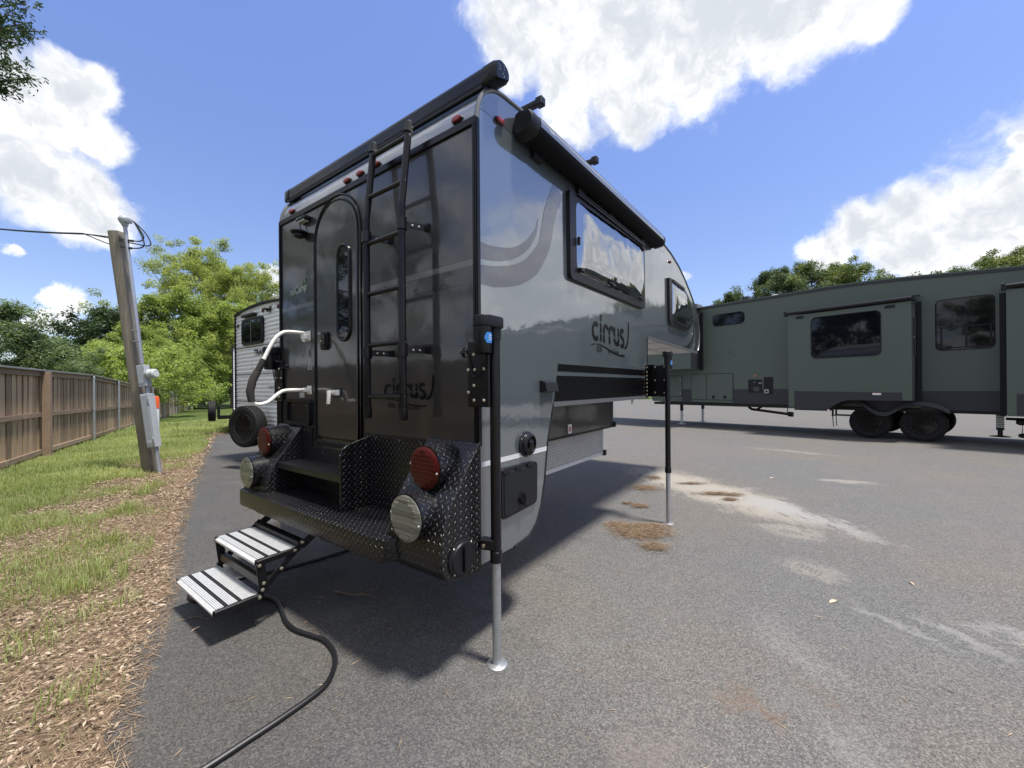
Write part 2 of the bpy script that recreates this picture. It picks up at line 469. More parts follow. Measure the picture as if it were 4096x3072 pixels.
def asphalt_material():
    m, T, b, o = new_mat('asphalt')
    tc = T.node('ShaderNodeTexCoord').outputs['Object']
    flat = T.v('MULTIPLY', tc, (1.0, 1.0, 0.0))
    s = T.sep(flat)
    big = T.noise(flat, 0.55, 5.0, 0.6)
    mid = T.noise(flat, 2.6, 6.0, 0.62)
    vor = T.node('ShaderNodeTexVoronoi', feature='F1')
    T.put(vor.inputs['Vector'], flat)
    vor.inputs['Scale'].default_value = 165.0
    peb = vor.outputs['Distance']
    pcol = T.sep(vor.outputs['Color'])[0]
    fine = T.noise(flat, 170.0, 3.0, 0.7)
    f = T.m('ADD', T.m('MULTIPLY', pcol, 0.62), T.m('MULTIPLY', fine, 0.50))
    col = T.ramp(f, [(0.18, (0.058, 0.0565, 0.056)), (0.45, (0.100, 0.0975, 0.094)), (0.70, (0.140, 0.1365, 0.130)), (0.95, (0.225, 0.217, 0.203))])
    # darker towards the verge, paler on the open side
    pale_tone = T.sm(T.m('ADD', s[0], T.m('ADD', T.m('MULTIPLY', T.m('SUBTRACT', s[1], 2.0), 0.40), T.m('MULTIPLY', T.m('SUBTRACT', mid, 0.5), 1.4))), -1.3, 0.9)
    col = T.mix(pale_tone, T.v('SCALE', col, scale=0.56), T.v('SCALE', col, scale=0.94))
    tint = T.mix(T.sm(big, 0.38, 0.66), (0.96, 0.97, 0.99), (1.08, 1.02, 0.95))
    col = T.v('MULTIPLY', col, tint)
    col = T.mix(T.m('MULTIPLY', T.sm(mid, 0.50, 0.78), 0.30), col, (0.165, 0.155, 0.142))
    warpn = T.noise(flat, 2.2, 6.0, 0.65, color=True)
    w = T.v('ADD', flat, T.v('SCALE', T.v('SUBTRACT', warpn, (0.5, 0.5, 0.5)), scale=0.75))
    streak = T.noise(T.v('MULTIPLY', flat, (9.0, 2.6, 1.0)), 1.4, 6.0, 0.7)

    def ell(cx, cy, ax, ay, ang, soft, src=w):
        p = T.v('SUBTRACT', src, (cx, cy, 0))
        ca, sa = math.cos(ang), math.sin(ang)
        x = T.v('DOT_PRODUCT', p, (ca / ax, sa / ax, 0))
        y = T.v('DOT_PRODUCT', p, (-sa / ay, ca / ay, 0))
        r = T.m('SQRT', T.m('ADD', T.m('POWER', x, 2.0), T.m('POWER', y, 2.0)))
        return T.sm(r, 1.0 + soft, 1.0 - soft)
    sandy = (0.300, 0.275, 0.235)
    pale = (0.265, 0.26, 0.25)
    spots = [(2.60, 5.35, 1.55, 0.50, R(-72), 0.6, sandy, 0.85), (3.05, 4.55, 0.55, 0.20, R(-65), 0.5, pale, 0.75),
             (3.20, 3.85, 0.42, 0.12, R(-75), 0.8, pale, 0.6), (2.66, 3.72, 0.24, 0.20, 0.0, 0.7, sandy, 0.50),
             (2.26, 2.96, 0.20, 0.18, 0.3, 0.8, sandy, 0.45), (2.22, 2.30, 0.06, 0.22, 0.1, 0.8, pale, 0.45),
             (2.50, 2.18, 0.08, 0.22, 0.1, 0.8, pale, 0.5), (2.78, 2.20, 0.10, 0.20, 0.4, 0.8, pale, 0.5),
             (4.80, 5.65, 0.30, 0.16, R(-30), 0.5, sandy, 0.55), (1.52, 2.1, 0.12, 0.40, 0.2, 0.9, pale, 0.28),
             (1.25, 1.55, 0.15, 0.2, 0.0, 0.9, pale, 0.3), (0.53, 1.5, 0.22, 0.18, 0.2, 0.8, (0.17, 0.145, 0.13), 0.45),
             (0.98, 1.82, 0.06, 0.18, R(-10), 0.9, (0.150, 0.098, 0.066), 0.45), (1.38, 1.78, 0.05, 0.09, 0.2, 0.8, (0.13, 0.09, 0.07), 0.4),
             (1.95, 3.9, 0.06, 0.10, 0.2, 0.8, (0.14, 0.1, 0.07), 0.4), (5.9, 8.4, 0.9, 0.10, R(-50), 0.8, sandy, 0.5)]
    for cx, cy, ax, ay, an, so, cc, st in spots:
        k = ell(cx, cy, ax, ay, an, so)
        k = T.m('MULTIPLY', T.m('MULTIPLY', k, st), T.sm(T.m('ADD', streak, T.m('MULTIPLY', k, 0.22)), 0.46, 0.66))
        k = T.m('MULTIPLY', k, T.sm(T.m('ADD', T.noise(flat, 34.0, 4.0, 0.7), T.m('MULTIPLY', k, 0.30)), 0.44, 0.66))
        col = T.mix(k, col, T.v('SCALE', cc, scale=T.m('ADD', 0.72, T.m('MULTIPLY', fine, 0.55))))
    # dark tyre-shoe prints pressed into the dusty rings
    for cx, cy, an in ((2.64, 3.75, R(-46)), (2.245, 2.99, R(-72)), (0.62, 3.62, R(-40)), (0.30, 3.05, R(-40))):
        p = T.v('SUBTRACT', flat, (cx, cy, 0))
        ca, sa = math.cos(an), math.sin(an)
        x = T.v('DOT_PRODUCT', p, (ca, sa, 0))
        y = T.v('DOT_PRODUCT', p, (-sa, ca, 0))
        k = T.m('MULTIPLY', T.sm(T.m('ABSOLUTE', x), 0.10, 0.085), T.sm(T.m('ABSOLUTE', y), 0.052, 0.040))
        k = T.m('MULTIPLY', k, T.sm(T.m('SINE', T.m('MULTIPLY', T.m('ADD', x, T.m('MULTIPLY', y, 0.4)), 190.0)), -0.75, -0.2))
        col = T.mix(T.m('MULTIPLY', k, 0.50), col, (0.07, 0.07, 0.072))
    hgt = T.m('ADD', T.m('MULTIPLY', peb, -0.8), T.m('MULTIPLY', fine, 0.5))
    setb(T, b, col=col, rough=0.86, spec=0.35, normal=T.bump(hgt, 0.7, 0.005))


asphalt_material()


# ------------------------------------------------------------------ mesh helpers
def link(o, parent=None):
    COL.objects.link(o)
    if parent is not None:
        o.parent = parent
    return o


def thing(name, label, cat, loc=(0, 0, 0), rz=0.0, group=None):
    o = bpy.data.objects.new(name, None)
    o.empty_display_size = 0.2
    o.location = loc
    o.rotation_euler = (0, 0, rz)
    COL.objects.link(o)
    tag(o, label, cat, group)
    return o


def tag(o, label=None, cat=None, group=None, kind=None):
    if label:
        o['label'] = label
    if cat:
        o['category'] = cat
    if group:
        o['group'] = group
    if kind:
        o['kind'] = kind
    return o


def ring(n, r, ph=0.0):
    return [(r * math.cos(ph + 2 * math.pi * i / n), r * math.sin(ph + 2 * math.pi * i / n)) for i in range(n)]


def frame_of(d):
    d = Vector(d).normalized()
    up = Vector((0, 0, 1)) if abs(d.z) < 0.9 else Vector((1, 0, 0))
    a = d.cross(up).normalized()
    return a, d.cross(a).normalized()


class MB:
    def __init__(s):
        s.v = []
        s.f = []

    def quad(s, *p):
        i = len(s.v)
        s.v += [tuple(q) for q in p]
        s.f.append(tuple(range(i, i + len(p))))
        return s

    def box(s, x0, x1, y0, y1, z0, z1):
        i = len(s.v)
        s.v += [(x, y, z) for z in (z0, z1) for y in (y0, y1) for x in (x0, x1)]
        for f in ((0, 2, 3, 1), (4, 5, 7, 6), (0, 1, 5, 4), (2, 6, 7, 3), (0, 4, 6, 2), (1, 3, 7, 5)):
            s.f.append(tuple(i + k for k in f))
        return s

    def obox(s, p0, p1, w, h, up=(0, 0, 1)):
        """bar from p0 to p1, w wide, h tall (h along 'up')"""
        p0, p1 = Vector(p0), Vector(p1)
        d = (p1 - p0).normalized()
        a = d.cross(Vector(up)).normalized()
        b = a.cross(d).normalized()
        i = len(s.v)
        for p in (p0, p1):
            for sa, sb in ((-1, -1), (1, -1), (1, 1), (-1, 1)):
                s.v.append(tuple(p + a * sa * w / 2 + b * sb * h / 2))
        for f in ((3, 2, 1, 0), (4, 5, 6, 7), (0, 1, 5, 4), (1, 2, 6, 5), (2, 3, 7, 6), (3, 0, 4, 7)):
            s.f.append(tuple(i + k for k in f))
        return s

    def tube(s, pts, r, n=10, caps=True, closed=False):
        pts = [Vector(p) for p in pts]
        rs = r if isinstance(r, (list, tuple)) else [r] * len(pts)
        i0 = len(s.v)
        ref = None
        for k, p in enumerate(pts):
            if closed:
                d = (pts[(k + 1) % len(pts)] - pts[k - 1]).normalized()
            else:
                d = (pts[min(k + 1, len(pts) - 1)] - pts[max(k - 1, 0)]).normalized()
            if ref is None:
                a, b = frame_of(d)
            else:
                a = (ref - d * ref.dot(d)).normalized()
                b = d.cross(a)
            ref = a
            for cx, cy in ring(n, rs[k]):
                s.v.append(tuple(p + a * cx + b * cy))
        m = len(pts)
        for k in range(m if closed else m - 1):
            for j in range(n):
                a0, a1 = i0 + k * n + j, i0 + k * n + (j + 1) % n
                k2 = (k + 1) % m
                b0, b1 = i0 + k2 * n + j, i0 + k2 * n + (j + 1) % n
                s.f.append((a0, a1, b1, b0))
        if caps and not closed:
            s.f.append(tuple(i0 + j for j in reversed(range(n))))
            s.f.append(tuple(i0 + (m - 1) * n + j for j in range(n)))
        return s

    def cyl(s, p0, p1, r, r2=None, n=16):
        return s.tube([p0, p1], [r, r if r2 is None else r2], n)

    def lathe(s, prof, origin=(0, 0, 0), axis=(0, 0, 1), n=20):
        """prof: (radius, distance along axis)"""
        o, ax = Vector(origin), Vector(axis).normalized()
        a, b = frame_of(ax)
        i0 = len(s.v)
        for r, h in prof:
            for cx, cy in ring(n, max(r, 1e-5)):
                s.v.append(tuple(o + ax * h + a * cx + b * cy))
        for k in range(len(prof) - 1):
            for j in range(n):
                s.f.append((i0 + k * n + j, i0 + k * n + (j + 1) % n, i0 + (k + 1) * n + (j + 1) % n, i0 + (k + 1) * n + j))
        s.f.append(tuple(i0 + j for j in reversed(range(n))))
        s.f.append(tuple(i0 + (len(prof) - 1) * n + j for j in range(n)))
        return s

    def prism(s, poly, fn, d0, d1):
        """poly: 2-D outline; fn(a, b, d) maps to 3-D; closed slab between d0 and d1"""
        i0 = len(s.v)
        n = len(poly)
        for d in (d0, d1):
            s.v += [tuple(fn(a, b, d)) for a, b in poly]
        s.f.append(tuple(i0 + k for k in range(n)))
        s.f.append(tuple(i0 + n + k for k in reversed(range(n))))
        for k in range(n):
            k2 = (k + 1) % n
            s.f.append((i0 + k, i0 + n + k, i0 + n + k2, i0 + k2))
        return s

    def add(s, other, fn=None):
        i = len(s.v)
        s.v += [tuple(fn(Vector(p))) if fn else p for p in other.v]
        s.f += [tuple(i + k for k in f) for f in other.f]
        return s

    def build(s, name, mat, parent=None, smooth=35, bevel=None, uv=False, tri=False):
        me = bpy.data.meshes.new(name)
        bm = bmesh.new()
        vs = [bm.verts.new(p) for p in s.v]
        for f in s.f:
            try:
                bm.faces.new([vs[k] for k in f])
            except ValueError:
                pass
        bmesh.ops.remove_doubles(bm, verts=bm.verts, dist=1e-5)
        bmesh.ops.recalc_face_normals(bm, faces=bm.faces)
        if bevel:
            w, seg = bevel
            ed = [e for e in bm.edges if len(e.link_faces) == 2 and e.calc_face_angle(0) > R(28)]
            bmesh.ops.bevel(bm, geom=ed, offset=w, offset_type='OFFSET', segments=seg, profile=0.6, affect='EDGES', clamp_overlap=True)
        if uv:
            ul = bm.loops.layers.uv.new('UVMap')
            for f in bm.faces:
                nx, ny, nz = (abs(q) for q in f.normal)
                for lp in f.loops:
                    c = lp.vert.co
                    if nz >= nx and nz >= ny:
                        lp[ul].uv = (c.x, c.y)
                    elif nx >= ny:
                        lp[ul].uv = (c.y, c.z)
                    else:
                        lp[ul].uv = (c.x, c.z)
        bm.to_mesh(me)
        bm.free()
        if smooth:
            for p in me.polygons:
                p.use_smooth = True
            me.set_sharp_from_angle(angle=R(smooth))
        me.materials.append(MATS[mat])
        o = bpy.data.objects.new(name, me)
        link(o, parent)
        return o


def raw_mesh(name, V, Fc, mat, parent=None, rnd=None, smooth=False):
    """fast path: V (n,3) array, Fc (m,k) index array, all faces the same size"""
    me = bpy.data.meshes.new(name)
    V = np.asarray(V, dtype=np.float32)
    Fc = np.asarray(Fc, dtype=np.int32)
    k = Fc.shape[1]
    me.vertices.add(len(V))
    me.vertices.foreach_set('co', V.ravel())
    me.loops.add(Fc.size)
    me.loops.foreach_set('vertex_index', Fc.ravel())
    me.polygons.add(len(Fc))
    me.polygons.foreach_set('loop_start', np.arange(0, Fc.size, k, dtype=np.int32))
    if rnd is not None:
        at_ = me.attributes.new('rnd', 'FLOAT', 'FACE')
        at_.data.foreach_set('value', np.asarray(rnd, dtype=np.float32))
    me.update(calc_edges=True)
    if smooth:
        me.polygons.foreach_set('use_smooth', np.ones(len(Fc), dtype=bool))
    me.materials.append(MATS[mat])
    o = bpy.data.objects.new(name, me)
    return link(o, parent)


def round_rect(x0, x1, y0, y1, r, n=5):
    out = []
    for cx, cy, a0 in ((x1 - r, y1 - r, 0), (x0 + r, y1 - r, 90), (x0 + r, y0 + r, 180), (x1 - r, y0 + r, 270)):
        for k in range(n + 1):
            a = R(a0 + 90.0 * k / n)
            out.append((cx + r * math.cos(a), cy + r * math.sin(a)))
    return out


def smooth_line(pts, sub=6):
    """Catmull-Rom through pts"""
    P = [Vector(p) for p in pts]
    P = [P[0] * 2 - P[1]] + P + [P[-1] * 2 - P[-2]]
    out = []
    for i in range(1, len(P) - 2):
        for k in range(sub):
            t = k / sub
            a, b, c, d = P[i - 1], P[i], P[i + 1], P[i + 2]
            out.append(0.5 * ((2 * b) + (c - a) * t + (2 * a - 5 * b + 4 * c - d) * t * t + (3 * b - a - 3 * c + d) * t ** 3))
    out.append(P[-2])
    return out


def stroke(mb, pts, w0, w1, fn):
    """flat ribbon along 2-D points, width running from w0 to w1; fn(a, b) -> 3-D"""
    n = len(pts)
    L, Rr = [], []
    for i, (x, y) in enumerate(pts):
        x0, y0 = pts[max(0, i - 1)]
        x1, y1 = pts[min(n - 1, i + 1)]
        dx, dy = x1 - x0, y1 - y0
        q = math.hypot(dx, dy) or 1.0
        w = (w0 + (w1 - w0) * i / max(1, n - 1)) / 2
        L.append((x - dy / q * w, y + dx / q * w))
        Rr.append((x + dy / q * w, y - dx / q * w))
    for i in range(n - 1):
        mb.quad(fn(*L[i]), fn(*L[i + 1]), fn(*Rr[i + 1]), fn(*Rr[i]))


def text_mesh(name, body, size, fn, mat, parent, shear=0.0, bold=0.0, align='LEFT', space=1.0):
    cu = bpy.data.curves.new('lettering', 'FONT')
    cu.body = body
    cu.size = size
    cu.shear = shear
    cu.offset = bold
    cu.align_x = align
    cu.space_character = space
    t = bpy.data.objects.new('lettering', cu)
    COL.objects.link(t)
    bpy.context.view_layer.update()
    me = bpy.data.meshes.new_from_object(t.evaluated_get(bpy.context.evaluated_depsgraph_get()))
    bpy.data.objects.remove(t)
    for v in me.vertices:
        v.co = fn(v.co.x, v.co.y)
    me.materials.clear()
    me.materials.append(MATS[mat])
    me.name = name
    o = bpy.data.objects.new(name, me)
    return link(o, parent)


def copy_tree(o, parent=None):
    c = o.copy()
    COL.objects.link(c)
    c.parent = parent
    for ch in list(o.children):
        copy_tree(ch, c)
    return c


# ------------------------------------------------------------------ the ground
def gz(x, y):
    """height of the lot: level by the camper, falling away gently beyond"""
    d = max(0.0, min(y, 90.0) - 6.8)
    k = 0.012 + 0.010 * min(1.0, max(0.0, (-x - 1.0) / 6.0))
    d = d * d / (d + 1.2)
    return -k * d


def ground_on(px, py):
    """where the line of sight of a pixel meets the ground"""
    r = ray(px, py)
    y = CAMH / max(1e-4, -r.z)
    for _ in range(12):
        y = (CAMH - gz(r.x * y, y)) / -r.z
    return Vector((r.x * y, y, gz(r.x * y, y)))


def grid_sheet(name, xs, ys, dz, mat, keep=None):
    V = [(x, y, gz(x, y) + dz) for y in ys for x in xs]
    nx = len(xs)
    Fc = [(j * nx + i, j * nx + i + 1, (j + 1) * nx + i + 1, (j + 1) * nx + i) for j in range(len(ys) - 1) for i in range(nx - 1)]
    return raw_mesh(name, np.array(V), np.array(Fc), mat, smooth=True)


xs = [-1500, -700, -300, -150, -90, -60, -40, -25, -15] + [x for x in np.arange(-11, 13, 2.0)] + [15, 25, 40, 60, 90, 150, 300, 700, 1500]
ys = [-1500, -500, -150, -60, -30, -15, -6] + [y for y in np.arange(-2, 30, 1.5)] + [34, 40, 50, 60, 75, 90, 120, 200, 400, 800, 1500]
o = grid_sheet('ground', xs, ys, -0.012, 'soil')
tag(o, kind='structure')

EDGE = [(1.6, -3.0), (-0.25, -0.35), (-1.10, 0.80), (-1.56, 1.465), (-1.84, 1.82), (-1.99, 2.07), (-2.49, 2.80), (-3.34, 3.88), (-4.70, 5.75), (-6.76, 8.65), (-9.9, 13.2)]


def edge_x(y):
    for (x0, y0), (x1, y1) in zip(EDGE, EDGE[1:]):
        if y0 <= y <= y1:
            return x0 + (x1 - x0) * (y - y0) / (y1 - y0)
    return EDGE[0][0] if y < EDGE[0][1] else EDGE[-1][0]


def build_asphalt():
    ysl = list(np.arange(-3.0, 13.2, 0.09)) + [13.2]
    right = [-2.0, 0.0, 2.0, 4.0, 7.0, 11.0, 16.0, 25.0, 45.0, 75.0]
    V, Fc = [], []
    W = len(right) + 2
    for y in ysl:
        ex = edge_x(y) + 0.045 * math.sin(y * 5.1) + 0.03 * math.sin(y * 13.7 + 1) + rng.normal(0, 0.018)
        row = [ex, ex + 0.06] + [max(ex + 0.1 + 0.01 * i, r_) for i, r_ in enumerate(right)]
        V += [(x, y, gz(x, y) + (-0.006 if i == 0 else 0.004)) for i, x in enumerate(row)]
    # behind the trailers the lot's edge swings away to the right
    for y, ex in ((14.2, -8.4), (16, -5.8), (19, -2.0), (23, 0.0), (28, 1.0), (36, 3.0), (45, 5.0), (60, 9.0)):
        row = [ex, ex + 0.06] + [max(ex + 0.1 + 0.01 * i, r_) for i, r_ in enumerate(right)]
        V += [(x, y, gz(x, y) + (-0.006 if i == 0 else 0.004)) for i, x in enumerate(row)]
        ysl.append(y)
    for j in range(len(ysl) - 1):
        for i in range(W - 1):
            Fc.append((j * W + i, j * W + i + 1, (j + 1) * W + i + 1, (j + 1) * W + i))
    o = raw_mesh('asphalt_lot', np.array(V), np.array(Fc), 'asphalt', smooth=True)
    tag(o, kind='structure')
    # the lot behind the photographer
    V, Fc = [], []
    ysb = [-60, -30, -15, -8, -5, -3.0]
    xsb = [-26, -12, -4, 1.6, 6, 12, 25, 45, 75]
    V = [(x if x > 1.7 or j == 0 else max(x, 1.6 - 0.62 * (y + 3.0) * 0.0), y, 0.004) for j, y in enumerate(ysb) for x in [max(q, 1.6) + 0.001 * i for i, q in enumerate(xsb)]]
    n = len(xsb)
    Fc = [(j * n + i, j * n + i + 1, (j + 1) * n + i + 1, (j + 1) * n + i) for j in range(len(ysb) - 1) for i in range(n - 1)]
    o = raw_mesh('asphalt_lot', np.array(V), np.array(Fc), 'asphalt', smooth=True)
    tag(o, kind='structure')


build_asphalt()


# ------------------------------------------------------------------ the truck camper
# local axes: x forward from the rear wall, y left from the right-hand wall, z up
CORNER = (-0.1698, 2.023, 0.0)
WID = 2.16


def rear_fn(off=0.0):
    return lambda a, b: (-off, a, b)


def build_camper():
    C = thing('truck_camper', 'grey and charcoal demountable truck camper standing on four jack legs', 'camper', CORNER, R(54))
    low = [(0.0, 0.488), (0.30, 0.488), (0.45, 0.505), (0.535, 0.561), (0.595, 0.66), (0.637, 0.81), (0.676, 1.04), (0.755, 1.285)]
    nose = [(5.32, 1.936), (5.44, 1.965), (5.53, 2.06), (5.575, 2.24), (5.52, 2.38), (5.38, 2.54), (5.19, 2.68), (4.889, 2.815), (4.55, 2.94),
            (4.2, 3.04), (3.8, 3.105), (3.45, 3.13), (2.6, 3.115), (1.5, 3.08), (0.42, 3.041), (0.22, 3.022)]
    rad = [(0.22, 3.022), (0.165, 3.010), (0.11, 2.985), (0.065, 2.948), (0.032, 2.90), (0.012, 2.85), (0.0, 2.775)]
    outl = low + [(2.79, 1.285), (2.79, 1.936)] + nose + rad[1:]
    for y0, y1 in ((0.0, 0.03), (WID - 0.03, WID)):
        MB().prism(outl, lambda a, b, d: (a, d, b), y0, y1).build('side_wall', 'grey_green_paint', C, smooth=0)

    def strip(pts, name, mat, y0=0.03, y1=WID - 0.03, sm=50):
        m = MB()
        for (a, b), (c, d) in zip(pts, pts[1:]):
            m.quad((a, y0, b), (c, y0, d), (c, y1, d), (a, y1, b))
        return m.build(name, mat, C, smooth=sm)
    strip(nose, 'roof_shell', 'grey_green_paint')
    strip(rad, 'rear_roof_radius', 'roof_radius')
    strip([(2.79, 1.936), (5.32, 1.936)], 'cabover_floor', 'underside_white')
    strip([(2.79, 1.285), (2.79, 1.936)], 'front_wall', 'charcoal_paint')
    strip([(0.755, 1.285), (2.79, 1.285)], 'wing_floor', 'trim_grey')
    strip(low, 'rear_floor', 'black_satin')
    # seams across the cabover floor
    m = MB()
    for y in (0.45, 1.0, 1.55):
        m.box(2.8, 5.25, y - 0.012, y + 0.012, 1.930, 1.9345)
    for x in (3.45, 4.3):
        m.box(x - 0.01, x + 0.01, 0.04, 2.1, 1.927, 1.9295)
    m.build('floor_seam', 'sticker_grey', C, smooth=0)
    MB().box(-0.004, 0.02, 0.014, WID - 0.014, 0.47, 2.776).build('rear_wall', 'charcoal_paint', C, smooth=0)
    # rear stripes
    m = MB().box(-0.0055, -0.0042, 0.02, WID - 0.02, 2.064, 2.153)
    m.box(-0.0055, -0.0042, 0.02, WID - 0.02, 1.941, 2.030)
    m.build('rear_stripe', 'stripe_dark', C, smooth=0)
    MB().box(-0.0056, -0.0043, 0.02, WID - 0.02, 2.0305, 2.0635).build('rear_stripe', 'rear_gap', C, smooth=0)
    # corner and edge trims
    for y0, y1 in ((-0.010, 0.024), (WID - 0.024, WID + 0.010)):
        m = MB().box(-0.012, 0.010, y0, y1, 1.10, 2.78)
        for q in (0.25, 0.62):
            yy = y0 + (y1 - y0) * q
            m.box(-0.0165, -0.011, yy - 0.0035, yy + 0.0035, 1.10, 2.78)
        m.build('corner_trim', 'black_gloss', C, smooth=0)
        ym = y0 + 0.012 if y0 < 0 else y1 - 0.012
        pts = [(a, ym, b) for a, b in reversed(rad)] + [(a, ym, b) for a, b in reversed(nose[1:-1])]
        mm = MB().tube([Vector(p) + Vector((0, 0, 0.004)) for p in pts], 0.013, 8)
        mm.build('roof_edge_trim', 'trim_grey', C)
        mm = MB().tube([(a, ym, b - 0.003) for a, b in low[1:]], 0.009, 6)
        mm.build('wing_edge_trim', 'black_satin', C)
        MB().box(2.80, 5.34, ym - 0.012, ym + 0.014, 1.918, 1.944).build('cabover_edge_trim', 'trim_grey', C, smooth=0)
        MB().box(0.755, 2.80, ym - 0.008, ym + 0.014, 1.268, 1.298).build('wing_edge_rail', 'trim_grey', C, smooth=0)
        MB().box(2.776, 2.797, ym - 0.006, ym + 0.012, 1.30, 1.92).build('front_corner_trim', 'black_satin', C, smooth=0)
    m = MB().box(-0.016, 0.004, 0.0, WID, 2.752, 2.778)
    m.box(-0.012, 0.004, 0.0, WID, 2.778, 2.792)
    m.build('rear_drip_rail', 'black_gloss', C, smooth=0)
    # decals of the right-hand side, one and a half millimetres proud
    sidef = lambda a, b: (a, -0.0016, b)

    def decal(name, mat, poly, y=-0.0016):
        return MB().prism(poly, lambda a, b, d: (a, d, b), y, y + 0.0012).build(name, mat, C, smooth=0)
    sl = lambda p: [(q.x, q.y) for q in smooth_line([(a, b, 0) for a, b in p], 5)]
    ut = sl([(0.012, 2.153), (0.10, 2.156), (0.187, 2.171), (0.271, 2.192), (0.361, 2.23), (0.457, 2.296), (0.539, 2.383), (0.586, 2.469)])
    ub = sl([(0.012, 2.066), (0.10, 2.078), (0.186, 2.096), (0.27, 2.122), (0.36, 2.164), (0.456, 2.23), (0.507, 2.283), (0.56, 2.361), (0.587, 2.467)])
    decal('side_stripe', 'stripe_grey', ut + ub[::-1])
    lt = sl([(0.012, 2.034), (0.10, 2.047), (0.186, 2.068), (0.314, 2.107), (0.436, 2.17), (0.527, 2.25), (0.591, 2.33), (0.625, 2.439), (0.66, 2.55), (0.719, 2.667), (0.793, 2.781)])
    lb = sl([(0.012, 1.936), (0.10, 1.940), (0.184, 1.951), (0.294, 1.978), (0.405, 2.017), (0.556, 2.105), (0.667, 2.23), (0.738, 2.35), (0.788, 2.511), (0.839, 2.614), (0.905, 2.72)])
    decal('side_stripe', 'stripe_grey', lt + lb[::-1])
    decal('side_stripe', 'logo_ink', [(0.812, 1.507), (0.825, 1.557), (2.71, 1.571), (2.71, 1.513)])
    decal('side_stripe', 'logo_ink', [(0.764, 1.302), (0.806, 1.477), (2.71, 1.484), (2.71, 1.302)])
    decal('side_strip', 'silver_strip', [(0.012, 0.988), (0.012, 1.014), (0.672, 1.016), (0.667, 0.988)])
    decal('upper_side_band', 'stripe_light', [(0.03, 2.80), (0.03, 2.848), (0.06, 2.90), (0.10, 2.95), (0.17, 2.985), (0.42, 3.008), (3.5, 3.09), (3.5, 3.03), (0.274, 2.859), (0.026, 2.847)][1:])
    decal('nose_stripe', 'stripe_dark', sl([(4.394, 1.951), (4.773, 2.034), (5.025, 2.186), (5.095, 2.334), (5.054, 2.394)]) +
          sl([(5.054, 2.396), (5.116, 2.308), (5.168, 2.22), (5.12, 2.112), (4.977, 2.015), (4.851, 1.955)])[1:])
    decal('nose_stripe', 'stripe_dark', sl([(5.081, 1.957), (5.22, 2.084), (5.223, 2.225), (5.14, 2.386), (5.037, 2.513), (4.956, 2.602)]) +
          sl([(5.19, 2.66), (5.42, 2.473), (5.53, 2.24), (5.46, 2.07), (5.32, 1.957)]))
    # bed boxes under the wings
    MB().box(0.66, 2.62, 0.33, WID - 0.33, 0.952, 1.284).build('bed_box', 'charcoal_paint', C, bevel=(0.006, 1))
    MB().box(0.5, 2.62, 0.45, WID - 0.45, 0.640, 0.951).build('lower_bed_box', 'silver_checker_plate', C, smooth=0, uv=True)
    m = MB().box(0.55, 2.624, 0.444, 0.4495, 0.64, 0.672)
    m.build('lower_box_rail', 'aluminium', C, smooth=0)
    MB().box(2.60, 2.626, 0.325, 0.345, 0.955, 1.28).build('bed_box_corner', 'trim_grey', C, smooth=0)
    MB().box(2.60, 2.628, 0.443, 0.47, 0.64, 0.95).build('lower_box_corner', 'aluminium', C, smooth=0)
    MB().box(0.66, 2.61, 0.324, 0.331, 0.955, 0.972).build('bed_box_hem', 'logo_ink', C, smooth=0)
    for (y, z) in ((0.325, 0.985), (0.44, 0.662)):
        MB().box(2.612, 2.665, y - 0.02, y + 0.05, z - 0.03, z + 0.03).build('corner_bumper', 'black_plastic', C, bevel=(0.008, 2))
    MB().box(1.575, 1.650, 0.3275, 0.3295, 0.985, 1.065).build('box_sticker', 'sticker_white', C, smooth=0)
    m = MB().prism([(1.60, 1.045), (1.60, 1.015), (1.592, 1.015), (1.6125, 0.995), (1.633, 1.015), (1.625, 1.015), (1.625, 1.045)], lambda a, b, d: (a, d, b), 0.326, 0.3274)
    m.box(1.575, 1.580, 0.326, 0.3274, 0.985, 1.065).box(1.645, 1.65, 0.326, 0.3274, 0.985, 1.065)
    m.build('box_sticker_print', 'sticker_red', C, smooth=0)
    m = MB().box(2.29, 2.335, 0.0, 0.01, 1.225, 1.28)
    m.build('tie_down_eye', 'galvanised', C, bevel=(0.004, 1))
    # ---- windows of the right-hand side
    def side_window(name, poly, pane, rail):
        n = len(poly)
        f = MB()
        o_ = [(a, -0.030, b) for a, b in poly]
        ob = [(a, -0.001, b) for a, b in poly]
        inn = [(a, -0.034, b) for a, b in pane]
        cx, cz = sum(a for a, b in poly) / n, sum(b for a, b in poly) / n
        for k in range(n):
            k2 = (k + 1) % n
            f.quad(ob[k], ob[k2], o_[k2], o_[k])
            f.quad(o_[k], o_[k2], inn[k2], inn[k])
        fo = f.build(name, 'black_plastic', C, smooth=30)
        # bulged acrylic: rings rising towards the middle
        p = MB()
        rings = []
        for t, h in ((1.0, 0.033), (0.93, 0.047), (0.80, 0.056), (0.45, 0.060)):
            rings.append([(cx + (a - cx) * t, -h, cz + (b - cz) * t) for a, b in pane])
        for r0, r1 in zip(rings, rings[1:]):
            for k in range(n):
                k2 = (k + 1) % n
                p.quad(r0[k], r0[k2], r1[k2], r1[k])
        p.quad(*rings[-1])
        p.build('window_pane', 'acrylic_pane', fo, smooth=60)
        # pleated blind behind the pane
        b_ = MB()
        x0, x1 = min(a for a, b in pane), max(a for a, b in pane)
        z0, z1 = min(b for a, b in pane), max(b for a, b in pane)
        nz = 22
        bl = []
